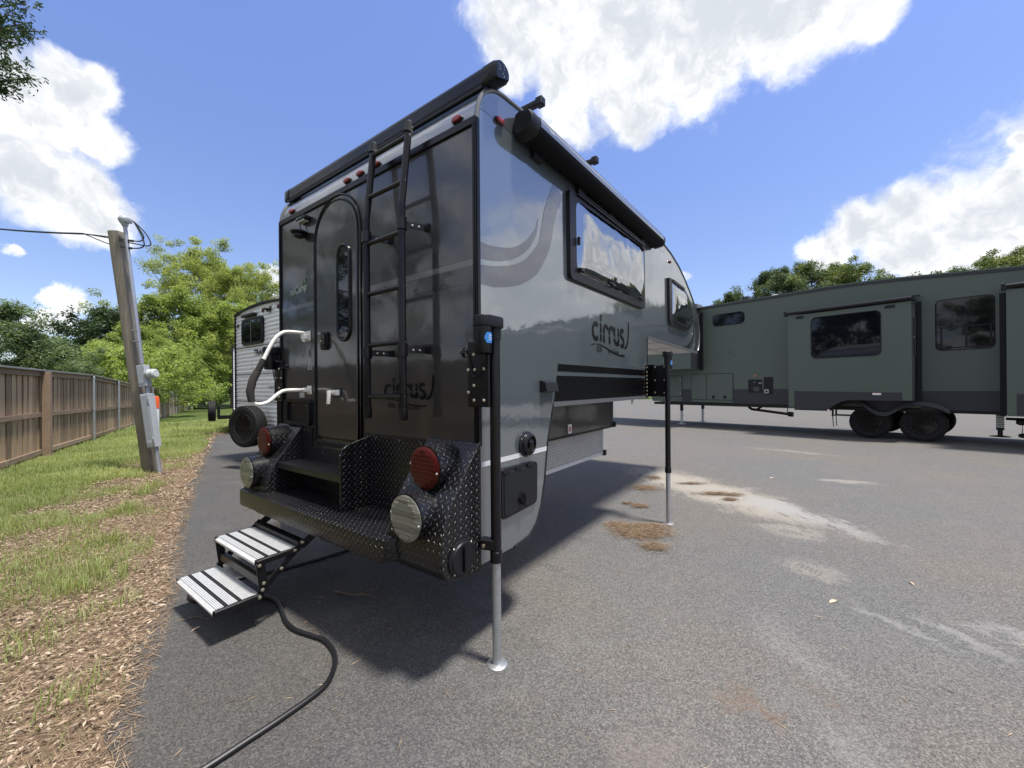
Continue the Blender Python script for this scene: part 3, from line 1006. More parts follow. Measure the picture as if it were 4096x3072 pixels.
        for k in range(nz + 1):
            z = z0 + (z1 - z0) * k / nz
            xr = [a for (a, b), (c, d) in zip(pane, pane[1:] + pane[:1])]
            xs_ = []
            for (a, b), (c, d) in zip(pane, pane[1:] + pane[:1]):
                if (b - z) * (d - z) <= 0 and abs(d - b) > 1e-6:
                    xs_.append(a + (c - a) * (z - b) / (d - b))
            if len(xs_) < 2:
                continue
            bl.append((min(xs_) + 0.004, max(xs_) - 0.004, z, -0.004 - 0.012 * (k % 2)))
        for (a0, a1, za, ya), (c0, c1, zc, yc) in zip(bl, bl[1:]):
            b_.quad((a0, ya, za), (a1, ya, za), (c1, yc, zc), (c0, yc, zc))
        b_.build('blind', 'pleated_blind', fo, smooth=0)
        r_ = MB()
        (a0, b0), (a1, b1) = rail
        for dz in (0.0, -0.020):
            r_.obox((a0, -0.042, b0 + dz), (a1, -0.042, b1 + dz), 0.012, 0.008)
        r_.build('hinge_rail', 'black_gloss', fo)
        return fo

    def rr4(tl, tr, br, bl, r, n=4):
        P = [Vector((a, b, 0)) for a, b in (tl, tr, br, bl)]
        out = []
        for k in range(4):
            p, a, b = P[k], P[k - 1], P[(k + 1) % 4]
            da, db = (a - p).normalized(), (b - p).normalized()
            s0, s1 = p + da * r, p + db * r
            for i in range(n + 1):
                t = i / n
                q = s0 * (1 - t) ** 2 + p * 2 * t * (1 - t) + s1 * t * t
                out.append((q.x, q.y))
        return out
    fo = side_window('lounge_window', rr4((0.955, 2.805), (2.625, 2.885), (2.635, 2.205), (0.965, 2.168), 0.05),
                     rr4((1.045, 2.748), (2.590, 2.835), (2.598, 2.268), (1.055, 2.232), 0.075), ((1.06, 2.815), (2.58, 2.870)))
    for x0, x1, z0, z1 in ((1.07, 1.13, 2.238, 2.265), (1.67, 1.73, 2.251, 2.278), (2.42, 2.48, 2.270, 2.297), (1.042, 1.062, 2.42, 2.48)):
        MB().box(x0, x1, -0.062, -0.04, z0, z1).build('window_catch', 'black_plastic', fo, bevel=(0.004, 1))
    def resample(poly, n):
        P = [Vector((a, b, 0)) for a, b in poly]
        L = [0]
        for k in range(len(P)):
            L.append(L[-1] + (P[(k + 1) % len(P)] - P[k]).length)
        out = []
        for i in range(n):
            d = L[-1] * i / n
            for k in range(len(P)):
                if L[k] <= d <= L[k + 1]:
                    t = (d - L[k]) / max(1e-9, L[k + 1] - L[k])
                    q = P[k].lerp(P[(k + 1) % len(P)], t)
                    out.append((q.x, q.y))
                    break
        return out
    sw = [(3.60, 2.750), (3.68, 2.762), (4.386, 2.775), (4.641, 2.711), (4.874, 2.607), (4.993, 2.479), (4.947, 2.362), (4.741, 2.237), (4.529, 2.190), (3.70, 2.170), (3.61, 2.19)]
    swp = resample(sw, 40)
    cx, cz = sum(a for a, b in swp) / 40, sum(b for a, b in swp) / 40
    swi = [(cx + (a - cx) * 0.86 + 0.02, cz + (b - cz) * 0.84 - 0.006) for a, b in swp]
    side_window('bunk_window', swp, swi, ((3.74, 2.752), (4.37, 2.765)))
    # ---- logos
    def cirrus(fn, sc, x0, z0, parent, mat):
        m = MB()
        A = lambda cx, cy, r, a0, a1, n=14: [(cx + r * math.cos(R(a0 + (a1 - a0) * k / n)), cy + r * math.sin(R(a0 + (a1 - a0) * k / n))) for k in range(n + 1)]
        f2 = lambda a, b: fn(x0 + a * sc, z0 + b * sc)
        w = 0.235
        cut = 0.44
        st = [A(0.52, 0.50, 0.42, 50, 310)]
        st += [[(1.18, 0.0), (1.18, 0.40)], [(1.18, 0.48), (1.18, 1.02)], [(1.18, 1.14), (1.18, 1.50)]]
        for x in (1.60, 2.42):
            st += [[(x, -0.02), (x, 0.40)], A(x + 0.30, 0.62, 0.32, 180, 20)]
            st += [[(x, 0.48), (x, 0.66)]]
        st += [[(3.20, 1.02), (3.20, 0.48)], A(3.52, 0.36, 0.32, 180, 360), [(3.84, 1.02), (3.84, 0.48)], [(3.84, 0.40), (3.84, -0.06)]]
        st += [A(4.46, 0.74, 0.24, 30, 265), A(4.46, 0.22, 0.26, 85, -150)]
        for p in st:
            stroke(m, p, w, w, f2)
        stroke(m, [(5.62 - 0.75 * (k / 14) ** 2.2, 1.62 - 1.72 * math.sin(R(90 * k / 14))) for k in range(15)], 0.20, 0.16, f2)
        sw_ = [(-0.16 + 5.0 * k / 24, -0.36 + 0.26 * math.sin(k / 24 * 5.0 + 0.25) * (1 - k / 30) - 0.012 * k * 0.7) for k in range(25)]
        stroke(m, sw_, 0.03, 0.12, f2)
        return m.build('brand_emblem', mat, parent, smooth=0)
    s1 = lambda a, b: (a, -0.0022, b)
    cirrus(s1, 0.148, 1.372, 1.775, C, 'logo_ink')
    text_mesh('model_number', '820', 0.066, lambda a, b: s1(1.463 + a, 1.686 + b), 'logo_ink', C)
    text_mesh('maker_lettering', 'by n\u00fcCamp', 0.060, lambda a, b: s1(1.690 + a * 0.92, 1.690 + b), 'logo_ink', C)
    s2 = lambda a, b: (-0.0065, -a, b)
    cirrus(s2, 0.079, -0.775, 1.345, C, 'logo_ink')
    text_mesh('model_number', '820', 0.040, lambda a, b: s2(-0.735 + a, 1.280 + b), 'logo_ink', C)
    text_mesh('maker_lettering', 'by n\u00fcCamp', 0.036, lambda a, b: s2(-0.615 + a, 1.275 + b), 'logo_ink', C)
    t_ = text_mesh('maker_badge', 'n\u00fcCamp', 0.078, lambda a, b: (-0.0085, 1.985 - a, 2.150 + b + a * 0.05), 'logo_silver', C, bold=0.0012)
    m = MB()
    stroke(m, [(1.79 - 0.05 * k / 8, 2.215 + 0.035 * math.sin(k / 8 * 3)) for k in range(9)], 0.006, 0.028, lambda a, b: (-0.0085, a, b))
    stroke(m, [(1.80 - 0.03 * k / 6, 2.205 + 0.02 * k / 6) for k in range(7)], 0.012, 0.004, lambda a, b: (-0.0086, a, b))
    m.build('leaf_badge', 'logo_green', C, smooth=0)
    text_mesh('badge_edge', 'n\u00fcCamp', 0.078, lambda a, b: (-0.0072, 1.983 - a, 2.147 + b + a * 0.05), 'logo_green', C, bold=0.003)
    # ---- marker lamps
    def lamp(name, x, y, z, nx, ny, mat):
        d = Vector((nx, ny, 0)).normalized()
        sd = Vector((-d.y, d.x, 0))
        p0 = Vector((x, y, z))
        b = MB()
        for k, (hw, hh, h0) in enumerate(((0.040, 0.017, 0.0),)):
            pass
        poly = [(-0.042, 0), (-0.026, 0.017), (0.026, 0.017), (0.042, 0), (0.026, -0.017), (-0.026, -0.017)]
        b.prism(poly, lambda a, c, h: p0 + sd * a + Vector((0, 0, c)) + d * h, -0.012, 0.008)
        o_ = b.build(name, 'black_plastic', C, bevel=(0.003, 1))
        l_ = MB().prism([(a * 0.78, c * 0.78) for a, c in poly], lambda a, c, h: p0 + sd * a + Vector((0, 0, c)) + d * h, 0.006, 0.022)
        l_.build('lens', mat, o_, bevel=(0.005, 2))
    for y in (0.139, 0.847, 1.025, 1.177, 1.966):
        lamp('marker_lamp', 0.006, y, 2.828, -1, 0, 'marker_lens')
    lamp('side_marker_lamp', 0.182, 0.0, 2.862, 0, -1, 'marker_lens')
    lamp('side_marker_lamp', 3.732, 0.0, 2.985, 0, -1, 'amber_lens')
    # porch lamp and camera
    MB().box(-0.055, 0.0, 1.66, 1.795, 2.675, 2.712).build('porch_lamp', 'black_gloss', C, bevel=(0.012, 2)).children
    MB().box(-0.052, -0.012, 1.675, 1.78, 2.671, 2.677).build('porch_lamp_lens', 'sticker_white', C, smooth=0)
    m = MB().lathe([(0.055, 0.0), (0.062, 0.012), (0.050, 0.02)], (-0.05, 1.748, 2.582), (0, 0, 1), 16)
    m.lathe([(0.020, 0.0), (0.042, 0.012), (0.040, 0.03)], (-0.05, 1.748, 2.55), (0, 0, 1), 16)
    m.obox((0, 1.748, 2.575), (-0.05, 1.748, 2.575), 0.03, 0.02)
    m.tube([(-0.03, 1.755, 2.60), (-0.03, 1.775, 2.66), (-0.01, 1.79, 2.70)], 0.004, 6)
    m.build('rear_camera', 'black_plastic', C)
    # ---- entry door
    def door_outline(l, r, bot, spring, n=14):
        cx, ra = (l + r) / 2, (l - r) / 2
        return [(r, bot), (l, bot)] + [(cx + ra * math.cos(R(180.0 * k / n)), spring + ra * math.sin(R(180.0 * k / n))) for k in range(n + 1)]
    dout = door_outline(1.560, 1.052, 1.048, 2.466)
    D = MB().prism(dout, lambda a, b, d: (d, a, b), -0.016, -0.003).build('door', 'charcoal_paint', C, bevel=(0.004, 1))
    for off, r_, mat in ((0.008, 0.008, 'black_gloss'), (0.040, 0.0075, 'black_gloss')):
        p = door_outline(1.560 + off, 1.052 - off, 1.048 - off, 2.466)
        MB().tube([(-0.010, a, b) for a, b in p], r_, 8, closed=True).build('door_frame', mat, D)
    p0, p1 = door_outline(1.564, 1.048, 1.044, 2.466), door_outline(1.604, 1.008, 1.004, 2.466)
    m = MB()
    for k in range(len(p0)):
        k2 = (k + 1) % len(p0)
        m.quad((-0.0075, *p0[k]), (-0.0075, *p0[k2]), (-0.0075, *p1[k2]), (-0.0075, *p1[k]))
    m.build('door_surround', 'charcoal_paint', D, smooth=0)
    MB().box(-0.022, -0.004, 1.03, 1.58, 0.985, 1.02).build('door_sill', 'black_satin', D, bevel=(0.004, 1))
    wout = [(1.1975 + 0.075 * math.cos(R(a)), 2.312 + 0.075 * math.sin(R(a))) for a in range(0, 181, 15)] + \
           [(1.1975 + 0.075 * math.cos(R(a)), 1.808 + 0.075 * math.sin(R(a))) for a in range(180, 361, 15)]
    wf = MB().tube([(-0.018, a, b) for a, b in wout], 0.012, 8, closed=True).build('door_window', 'black_gloss', D)
    MB().prism([(1.1975 + (a - 1.1975) * 0.93, 2.06 + (b - 2.06) * 0.985) for a, b in wout], lambda a, b, d: (d, a, b), -0.022, -0.0165).build('window_pane', 'dark_glass', wf, smooth=0)
    m = MB().prism(round_rect(1.398, 1.488, 1.680, 1.812, 0.022), lambda a, b, d: (d, a, b), -0.034, -0.0165)
    h = m.build('door_handle', 'black_plastic', D, bevel=(0.008, 2))
    MB().box(-0.044, -0.033, 1.408, 1.440, 1.70, 1.795).build('handle_pull', 'black_gloss', h, bevel=(0.005, 2))
    MB().lathe([(0.008, 0), (0.008, 0.004)], (-0.034, 1.468, 1.745), (-1, 0, 0), 10).build('lock', 'zinc', h)
    m = MB().box(-0.030, -0.016, 1.255, 1.335, 1.352, 1.392).box(-0.075, -0.028, 1.305, 1.332, 1.362, 1.388)
    m.obox((-0.072, 1.30, 1.384), (-0.085, 1.29, 1.292), 0.03, 0.016, up=(-1, 0, 0))
    m.build('door_catch', 'white_enamel', D, bevel=(0.006, 2))
    MB().box(-0.0185, -0.0155, 1.235, 1.345, 1.340, 1.405).build('catch_plate', 'black_satin', D, smooth=0)
    # ---- grab handle
    hp = [(0.045, 1.822), (0.15, 1.820), (0.20, 1.806), (0.245, 1.762), (0.285, 1.69), (0.325, 1.600), (0.389, 1.466), (0.408, 1.385), (0.398, 1.32), (0.370, 1.297), (0.335, 1.297), (0.29, 1.313), (0.225, 1.368), (0.175, 1.389), (0.045, 1.392)]
    pts = [(-p.x, 1.70, p.y) for p in smooth_line([(a, b, 0) for a, b in hp], 4)]
    G = MB().tube(pts, 0.0135, 12).build('grab_handle', 'white_enamel', C)
    g1 = [Vector((-a, 1.70, b)) for a, b in ((0.322, 1.607), (0.365, 1.517))]
    MB().tube(g1, [0.021, 0.021], 12).build('grip_sleeve', 'foam_black', G)
    g2 = [Vector((-a, 1.70, b)) for a, b in ((0.362, 1.523), (0.392, 1.462), (0.409, 1.385), (0.399, 1.315))]
    MB().tube(g2, [0.024, 0.026, 0.026, 0.022], 12).build('worn_grip_sleeve', 'foam_worn', G)
    m = MB().box(-0.012, -0.004, 1.672, 1.738, 1.765, 1.842).box(-0.055, -0.01, 1.680, 1.728, 1.775, 1.812)
    m.cyl((-0.038, 1.705, 1.755), (-0.038, 1.705, 1.832), 0.016, n=12)
    m.build('handle_hinge', 'white_enamel', G, bevel=(0.004, 1))
    m = MB().box(-0.012, -0.004, 1.662, 1.728, 1.358, 1.424).box(-0.050, -0.010, 1.678, 1.722, 1.376, 1.408)
    m.build('handle_hinge', 'white_enamel', G, bevel=(0.004, 1))
    # ---- stickers and plate holder
    m = MB().prism([(1.686 + 0.020 * math.cos(R(a)), 1.675 + 0.046 * math.sin(R(a))) for a in range(0, 360, 20)], lambda a, b, d: (d, a, b), -0.0062, -0.0048)
    st = m.build('oval_sticker', 'sticker_grey', C, smooth=0)
    MB().prism([(1.686 + 0.015 * math.cos(R(a)), 1.675 + 0.038 * math.sin(R(a))) for a in range(0, 360, 20)], lambda a, b, d: (d, a, b), -0.0072, -0.0063).build('sticker_print', 'logo_black', st, smooth=0)
    st = MB().box(-0.0062, -0.0048, 1.662, 1.706, 1.585, 1.632).build('square_sticker', 'sticker_grey', C, smooth=0)
    m = MB()
    for k in range(3):
        m.box(-0.0072, -0.0063, 1.668, 1.700, 1.594 + 0.013 * k, 1.598 + 0.013 * k)
    m.build('sticker_print', 'logo_black', st, smooth=0)
    st = MB().box(-0.0062, -0.0048, 1.664, 1.716, 1.545, 1.572).build('small_sticker', 'sticker_grey', C, smooth=0)
    MB().box(-0.0072, -0.0063, 1.672, 1.690, 1.549, 1.568).box(-0.0072, -0.0063, 1.694, 1.700, 1.549, 1.568).build('sticker_print', 'logo_black', st, smooth=0)
    MB().box(-0.0062, -0.0048, 1.775, 1.850, 1.333, 1.372).build('data_label', 'sticker_grey', C, smooth=0)
    m = MB()
    o4, i4 = round_rect(1.655, 2.045, 1.118, 1.322, 0.03, 4), round_rect(1.690, 2.010, 1.150, 1.296, 0.015, 4)
    for k in range(len(o4)):
        k2 = (k + 1) % len(o4)
        m.quad((-0.004, *o4[k]), (-0.004, *o4[k2]), (-0.034, *o4[k2]), (-0.034, *o4[k]))
        m.quad((-0.034, *o4[k]), (-0.034, *o4[k2]), (-0.030, *i4[k2]), (-0.030, *i4[k]))
        m.quad((-0.030, *i4[k]), (-0.030, *i4[k2]), (-0.010, *i4[k2]), (-0.010, *i4[k]))
    m.quad(*[(-0.010, a, b) for a, b in i4])
    pl = m.build('plate_holder', 'black_plastic', C, smooth=30)
    for y in (1.735, 1.935):
        MB().lathe([(0.006, 0), (0.006, 0.006)], (-0.010, y, 1.272), (-1, 0, 0), 8).build('screw', 'zinc', pl)
    # ---- ladder
    L = MB()
    for y in (0.437, 0.765):
        L.tube(smooth_line([(-0.13, y, 1.235), (-0.13, y, 1.8), (-0.13, y, 2.36), (-0.122, y, 2.47), (-0.075, y, 2.87)], 4), 0.0205, 10)
    L = L.build('ladder', 'black_gloss', C)
    for z, x in ((2.812, -0.085), (2.548, -0.114), (2.262, -0.13), (1.960, -0.13), (1.655, -0.13), (1.352, -0.13)):
        MB().cyl((x, 0.437, z), (x, 0.765, z), 0.0135, n=10).build('rung', 'black_metal', L)
        MB().lathe([(0.006, 0), (0.004, 0.004)], (x, 0.4215, z), (0, -1, 0), 8).build('rivet', 'aluminium', L)
    for y in (0.437, 0.765):
        MB().tube([(-0.082, y, 2.83), (-0.074, y, 2.885), (-0.071, y, 2.90)], [0.0255, 0.0255, 0.014], 10).build('rail_cap', 'black_plastic', L)
        MB().tube([(-0.13, y, 1.222), (-0.13, y, 1.232), (-0.13, y, 1.29)], [0.018, 0.025, 0.025], 10).build('rail_cap', 'black_plastic', L)
        for z in (2.305, 1.612):
            m = MB().cyl((-0.13, y, z - 0.033), (-0.13, y, z + 0.033), 0.028, n=12)
            m.obox((-0.12, y - 0.008, z), (-0.005, y - 0.055, z), 0.006, 0.036)
            m.obox((-0.010, y - 0.055, z), (-0.010, y - 0.085, z), 0.012, 0.040)
            bk = m.build('ladder_bracket', 'black_metal', L, smooth=40)
            for q in (0.35, 0.65):
                p = Vector((-0.12, y - 0.008, z)).lerp(Vector((-0.005, y - 0.055, z)), q)
                MB().lathe([(0.007, 0), (0.006, 0.006)], p + Vector((-0.001, -0.003, 0)), (-0.38, -0.92, 0), 8).build('bolt', 'zinc', L)
    # ---- awnings and roof bars
    def awning(name, sec, ends, mapf, mat, endcap=0.05):
        (d0, h0), (d1, h1) = ends
        m = MB()
        n = len(sec)
        A = [mapf(d0, a, b + h0) for a, b in sec]
        B = [mapf(d1, a, b + h1) for a, b in sec]
        for k in range(n):
            k2 = (k + 1) % n
            m.quad(A[k], A[k2], B[k2], B[k])
        m.quad(*A)
        m.quad(*B)
        o_ = m.build(name, mat, C, smooth=30)
        ca, cb = sum(a for a, b in sec) / n, sum(b for a, b in sec) / n
        for (d, h, sg) in ((d0, h0, -1), (d1, h1, 1)):
            m = MB()
            P = [mapf(d + sg * 0.0, ca + (a - ca) * 1.05, cb + (b - cb) * 1.05 + h) for a, b in sec]
            Q = [mapf(d + sg * endcap * 0.55, ca + (a - ca) * 1.05, cb + (b - cb) * 1.05 + h) for a, b in sec]
            S_ = [mapf(d + sg * endcap, ca + (a - ca) * 0.86, cb + (b - cb) * 0.86 + h) for a, b in sec]
            I_ = [mapf(d - sg * 0.03, ca + (a - ca) * 1.05, cb + (b - cb) * 1.05 + h) for a, b in sec]
            for k in range(n):
                k2 = (k + 1) % n
                m.quad(I_[k], I_[k2], Q[k2], Q[k])
                m.quad(Q[k], Q[k2], S_[k2], S_[k])
            m.quad(*S_)
            m.quad(*I_)
            m.build('awning_end_cap', 'black_gloss' if name == 'rear_awning' else 'black_plastic', o_, smooth=40)
        return o_
    arc = lambda cx, cz, rx, rz, a0, a1, n=10: [(cx + rx * math.cos(R(a0 + (a1 - a0) * k / n)), cz + rz * math.sin(R(a0 + (a1 - a0) * k / n))) for k in range(n + 1)]
    # rear awning: a = forward, b = height
    sec = arc(0.115, 3.058, 0.062, 0.048, -10, 190, 12) + [(0.053, 3.000), (0.063, 2.985), (0.150, 3.020), (0.176, 3.035)]
    ra = awning('rear_awning', sec, ((-0.025, 0.0), (2.165, 0.0)), lambda d, a, b: (a, d, b), 'black_gloss', 0.06)
    MB().box(0.055, 0.075, 0.01, 2.15, 2.975, 3.01).build('awning_rail', 'black_satin', ra, smooth=0)
    text_mesh('cap_emblem', 'F', 0.0001, lambda a, b: (0, 0, 0), 'sticker_grey', ra) if False else None
    m = MB()
    for k in range(9):
        aa, bb = 0.100 + rng.uniform(-0.02, 0.035), 3.06 + rng.uniform(-0.028, 0.03)
        stroke(m, [(aa, bb), (aa + rng.uniform(-0.012, 0.012), bb + rng.uniform(-0.012, 0.012))], 0.002, 0.0015, lambda a, b: (a, -0.0865, b))
    m.build('cap_scuff', 'sticker_grey', ra, smooth=0)
    # side awning: a = outward (negative y), b = height above the rear end
    sec = arc(0.085, 2.905, 0.055, 0.066, -70, 100, 12) + [(0.04, 2.975), (0.012, 2.965), (0.004, 2.93), (0.004, 2.855), (0.03, 2.835)]
    sa = awning('side_awning', sec, ((0.36, 0.0), (2.98, 0.108)), lambda d, a, b: (d, -a, b), 'awning_black', 0.05)
    top = arc(0.085, 2.905, 0.0575, 0.0685, -12, 100, 10) + arc(0.085, 2.905, 0.054, 0.065, 100, -12, 10)
    m = MB()
    A_ = [(0.40, -a, b + 0.0016) for a, b in top]
    B2_ = [(2.94, -a, b + 0.1064) for a, b in top]
    for k in range(len(top)):
        k2 = (k + 1) % len(top)
        m.quad(A_[k], A_[k2], B2_[k2], B2_[k])
    m.build('awning_cover', 'awning_grey', sa, smooth=40)
    m = MB()
    for k in range(2):
        m.obox((0.40, -0.130 + 0.024 * k, 2.947 + 0.018 * k), (2.93, -0.130 + 0.024 * k, 3.053 + 0.018 * k), 0.006, 0.004)
    m.build('awning_rib', 'trim_grey', sa)
    m = MB()
    for u in (0.55, 1.15, 1.75, 2.6):
        z = 2.835 + (u - 0.36) * 0.0412
        m.box(u - 0.05, u + 0.05, -0.03, 0.0, z - 0.035, z + 0.02)
    m.build('awning_bracket', 'black_satin', sa, smooth=0)
    m = MB()
    stroke(m, [(0.50 + 0.008 * k, 2.918 + 0.004 * math.sin(k * 2.1)) for k in range(7)], 0.006, 0.005, lambda a, b: (a, -0.1438, b))
    m.build('awning_lettering', 'sticker_white', sa, smooth=0)
    for u, z in ((0.58, 3.125), (1.40, 3.135)):
        m = MB().obox((u, -0.02, z + 0.062), (u, WID + 0.02, z + 0.062), 0.040, 0.034)
        rb = m.build('roof_bar', 'black_satin', C, bevel=(0.008, 2))
        MB().box(u - 0.026, u + 0.026, -0.05, 0.0, z + 0.036, z + 0.088).build('bar_end_cap', 'black_plastic', rb, bevel=(0.006, 1))
        MB().box(u - 0.03, u + 0.03, 0.16, 0.22, z - 0.07, z + 0.05).build('bar_foot', 'black_plastic', rb, bevel=(0.006, 1))
    # ---- right-hand side fittings
    v_ = MB().prism([(0.585, 1.365), (0.585, 1.44), (0.745, 1.44), (0.745, 1.365)], lambda a, b, d: (a, d, b), -0.012, -0.001)
    v_.quad((0.59, -0.040, 1.430), (0.74, -0.040, 1.430), (0.74, -0.052, 1.372), (0.59, -0.052, 1.372))
    v_.quad((0.59, -0.010, 1.438), (0.74, -0.010, 1.438), (0.74, -0.040, 1.430), (0.59, -0.040, 1.430))
    v_.quad((0.59, -0.010, 1.368), (0.59, -0.052, 1.372), (0.59, -0.040, 1.430), (0.59, -0.010, 1.438))
    v_.quad((0.74, -0.010, 1.368), (0.74, -0.052, 1.372), (0.74, -0.040, 1.430), (0.74, -0.010, 1.438))
    v_.quad((0.59, -0.010, 1.368), (0.74, -0.010, 1.368), (0.74, -0.052, 1.372), (0.59, -0.052, 1.372))
    v_.build('range_vent', 'black_plastic', C, smooth=0)
    m = MB().lathe([(0.076, 0.0), (0.076, 0.010), (0.066, 0.016), (0.064, 0.034), (0.050, 0.042), (0.048, 0.030), (0.001, 0.030)], (0.425, -0.001, 1.060), (0, -1, 0), 24)
    fc = m.build('filler_cap', 'black_plastic', C, smooth=40)
    MB().prism([(0.405, 1.037), (0.405, 1.083), (0.445, 1.083), (0.445, 1.037)], lambda a, b, d: (a, d, b), -0.048, -0.030).build('cap_grip', 'black_gloss', fc, bevel=(0.006, 1))
    for a in (30, 150, 270):
        MB().lathe([(0.006, 0), (0.005, 0.004)], (0.425 + 0.07 * math.cos(R(a)), -0.012, 1.06 + 0.07 * math.sin(R(a))), (0, -1, 0), 8).build('screw', 'zinc', fc)
    hp_ = rr4((0.165, 0.955), (0.530, 0.945), (0.522, 0.690), (0.165, 0.672), 0.035)
    H = MB().prism(hp_, lambda a, b, d: (a, d, b), -0.018, -0.001).build('hatch', 'black_plastic', C, bevel=(0.006, 2))
    hc = [(0.346 + (a - 0.346) * 0.90, 0.808 + (b - 0.812) * 0.86) for a, b in hp_]
    MB().prism(hc, lambda a, b, d: (a, d, b), -0.022, -0.0175).build('hatch_lid', 'black_satin', H, bevel=(0.003, 1))
    m = MB().lathe([(0.040, 0.0), (0.036, 0.003), (0.002, 0.003)], (0.345, -0.0225, 0.760), (0, -1, 0), 18)
    m.build('latch_cup', 'logo_ink', H)
    m = MB().tube([(0.318, -0.034, 0.768), (0.352, -0.040, 0.715), (0.374, -0.034, 0.772)], 0.006, 6)
    m.build('latch_pull', 'black_gloss', H)
    for x in (0.20, 0.32, 0.44):
        MB().box(x - 0.03, x + 0.03, -0.026, -0.02, 0.927, 0.943).build('hatch_hinge', 'black_plastic', H, smooth=0)
    # ---- bumper: deck, light pods, step well
    deck = [(0.0, 0.30), (-0.345 + 0.10, 0.30), (-0.345 + 0.045, 0.315), (-0.345 + 0.012, 0.345), (-0.345, 0.40), (-0.345, 2.05), (-0.335, 2.10), (-0.30, 2.12), (0.0, 2.12)]
    B_ = MB().prism([(a, b) for a, b in deck], lambda a, b, d: (a, b, d), 0.535, 0.648)
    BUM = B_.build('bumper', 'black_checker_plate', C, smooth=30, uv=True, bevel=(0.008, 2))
    MB().box(-0.30, 0.1, 0.4, 1.9, 0.50, 0.534).build('bumper_underframe', 'black_metal', BUM, smooth=0)
    prof = [(0.0, 1.120), (-0.012, 1.120), (-0.095, 1.015), (-0.182, 0.902), (-0.240, 0.818), (-0.272, 0.72), (-0.285, 0.62), (-0.275, 0.55), (-0.24, 0.50), (-0.19, 0.485), (-0.02, 0.465), (0.0, 0.465)]
    for y0, y1, yc in ((-0.012, 0.372, 0.178), (WID - 0.372, WID + 0.012, WID - 0.178)):
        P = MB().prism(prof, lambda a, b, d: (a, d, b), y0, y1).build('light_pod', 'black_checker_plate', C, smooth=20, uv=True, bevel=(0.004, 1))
        for zz, xo, r_, mat, nm in ((1.003, -0.200, 0.108, 'red_lens', 'tail_lamp'), (0.785, -0.318, 0.112, 'clear_lens', 'reverse_lamp')):
            m = MB().lathe([(r_ + 0.004, -0.02), (r_ + 0.004, 0.175)], (xo + 0.155, yc, zz), (-1, 0, 0), 28)
            m = MB().lathe([(r_ + 0.002, 0.0), (r_ + 0.002, 0.150), (r_ - 0.004, 0.154)], (xo + 0.150, yc, zz), (-1, 0, 0), 28)
            hs = m.build('lamp_housing', 'black_checker_plate', P, uv=True)
            MB().lathe([(r_ - 0.002, 0.0), (r_ - 0.002, 0.010), (r_ - 0.018, 0.018), (0.002, 0.020)], (xo - 0.003, yc, zz), (-1, 0, 0), 28).build(nm, mat, P, smooth=30)
            MB().lathe([(r_ + 0.003, 0.0), (r_ + 0.003, 0.008), (r_ - 0.005, 0.010)], (xo, yc, zz), (-1, 0, 0), 28).build('lamp_rim', 'black_gloss', P)
            for q in range(-4, 5):
                zq = 0.021 * q
                hw = math.sqrt(max(0.0, (r_ - 0.022) ** 2 - zq * zq))
                MB().box(xo - 0.0238, xo - 0.018, yc - hw, yc + hw, zz + zq - 0.0085, zz + zq + 0.0085).build('lens_rib', mat, P, bevel=(0.0012, 1))
            for a in (10, 190):
                MB().lathe([(0.006, 0), (0.005, 0.004)], (xo - 0.016, yc + (r_ - 0.012) * math.cos(R(a)), zz + (r_ - 0.012) * math.sin(R(a))), (-1, 0, 0), 8).build('screw', 'aluminium', P)
    # sewer hose tube end in the side of the right pod
    m = MB().lathe([(0.090, 0.0), (0.090, 0.008), (0.078, 0.012), (0.074, 0.020), (0.002, 0.020)], (-0.150, -0.012, 0.585), (0, -1, 0), 26)
    sc_ = m.build('hose_tube_cap', 'black_plastic', BUM, smooth=30)
    MB().box(-0.162, -0.140, -0.046, -0.030, 0.525, 0.645).build('cap_grip', 'black_gloss', sc_, bevel=(0.006, 2))
    for a in (45, 135, 225, 315):
        MB().lathe([(0.006, 0), (0.005, 0.004)], (-0.15 + 0.084 * math.cos(R(a)), -0.020, 0.585 + 0.084 * math.sin(R(a))), (0, -1, 0), 8).build('screw', 'zinc', sc_)
    # wall panels behind the deck
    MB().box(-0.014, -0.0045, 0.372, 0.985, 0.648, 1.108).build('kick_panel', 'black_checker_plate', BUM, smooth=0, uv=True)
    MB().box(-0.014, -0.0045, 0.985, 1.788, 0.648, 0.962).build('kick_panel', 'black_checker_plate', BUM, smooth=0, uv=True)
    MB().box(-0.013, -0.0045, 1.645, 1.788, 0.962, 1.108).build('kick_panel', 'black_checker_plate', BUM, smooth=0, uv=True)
    dv = [(-0.005, 1.095), (-0.165, 1.052), (-0.200, 1.030), (-0.213, 0.990), (-0.213, 0.648), (-0.005, 0.648)]
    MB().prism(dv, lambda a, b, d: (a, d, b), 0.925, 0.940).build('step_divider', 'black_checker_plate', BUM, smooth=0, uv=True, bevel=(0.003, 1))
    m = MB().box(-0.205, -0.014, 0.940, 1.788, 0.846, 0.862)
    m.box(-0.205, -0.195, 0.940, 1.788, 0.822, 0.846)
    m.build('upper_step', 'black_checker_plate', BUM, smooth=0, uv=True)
    for y, z in ((0.43, 1.085), (0.62, 1.085), (0.85, 1.085), (1.70, 1.085), (1.76, 1.085), (1.2, 0.93), (1.5, 0.93)):
        MB().lathe([(0.006, 0), (0.005, 0.004)], (-0.014, y, z), (-1, 0, 0), 8).build('rivet', 'trim_grey', BUM)
    # ---- fold-down entry steps
    frames = []
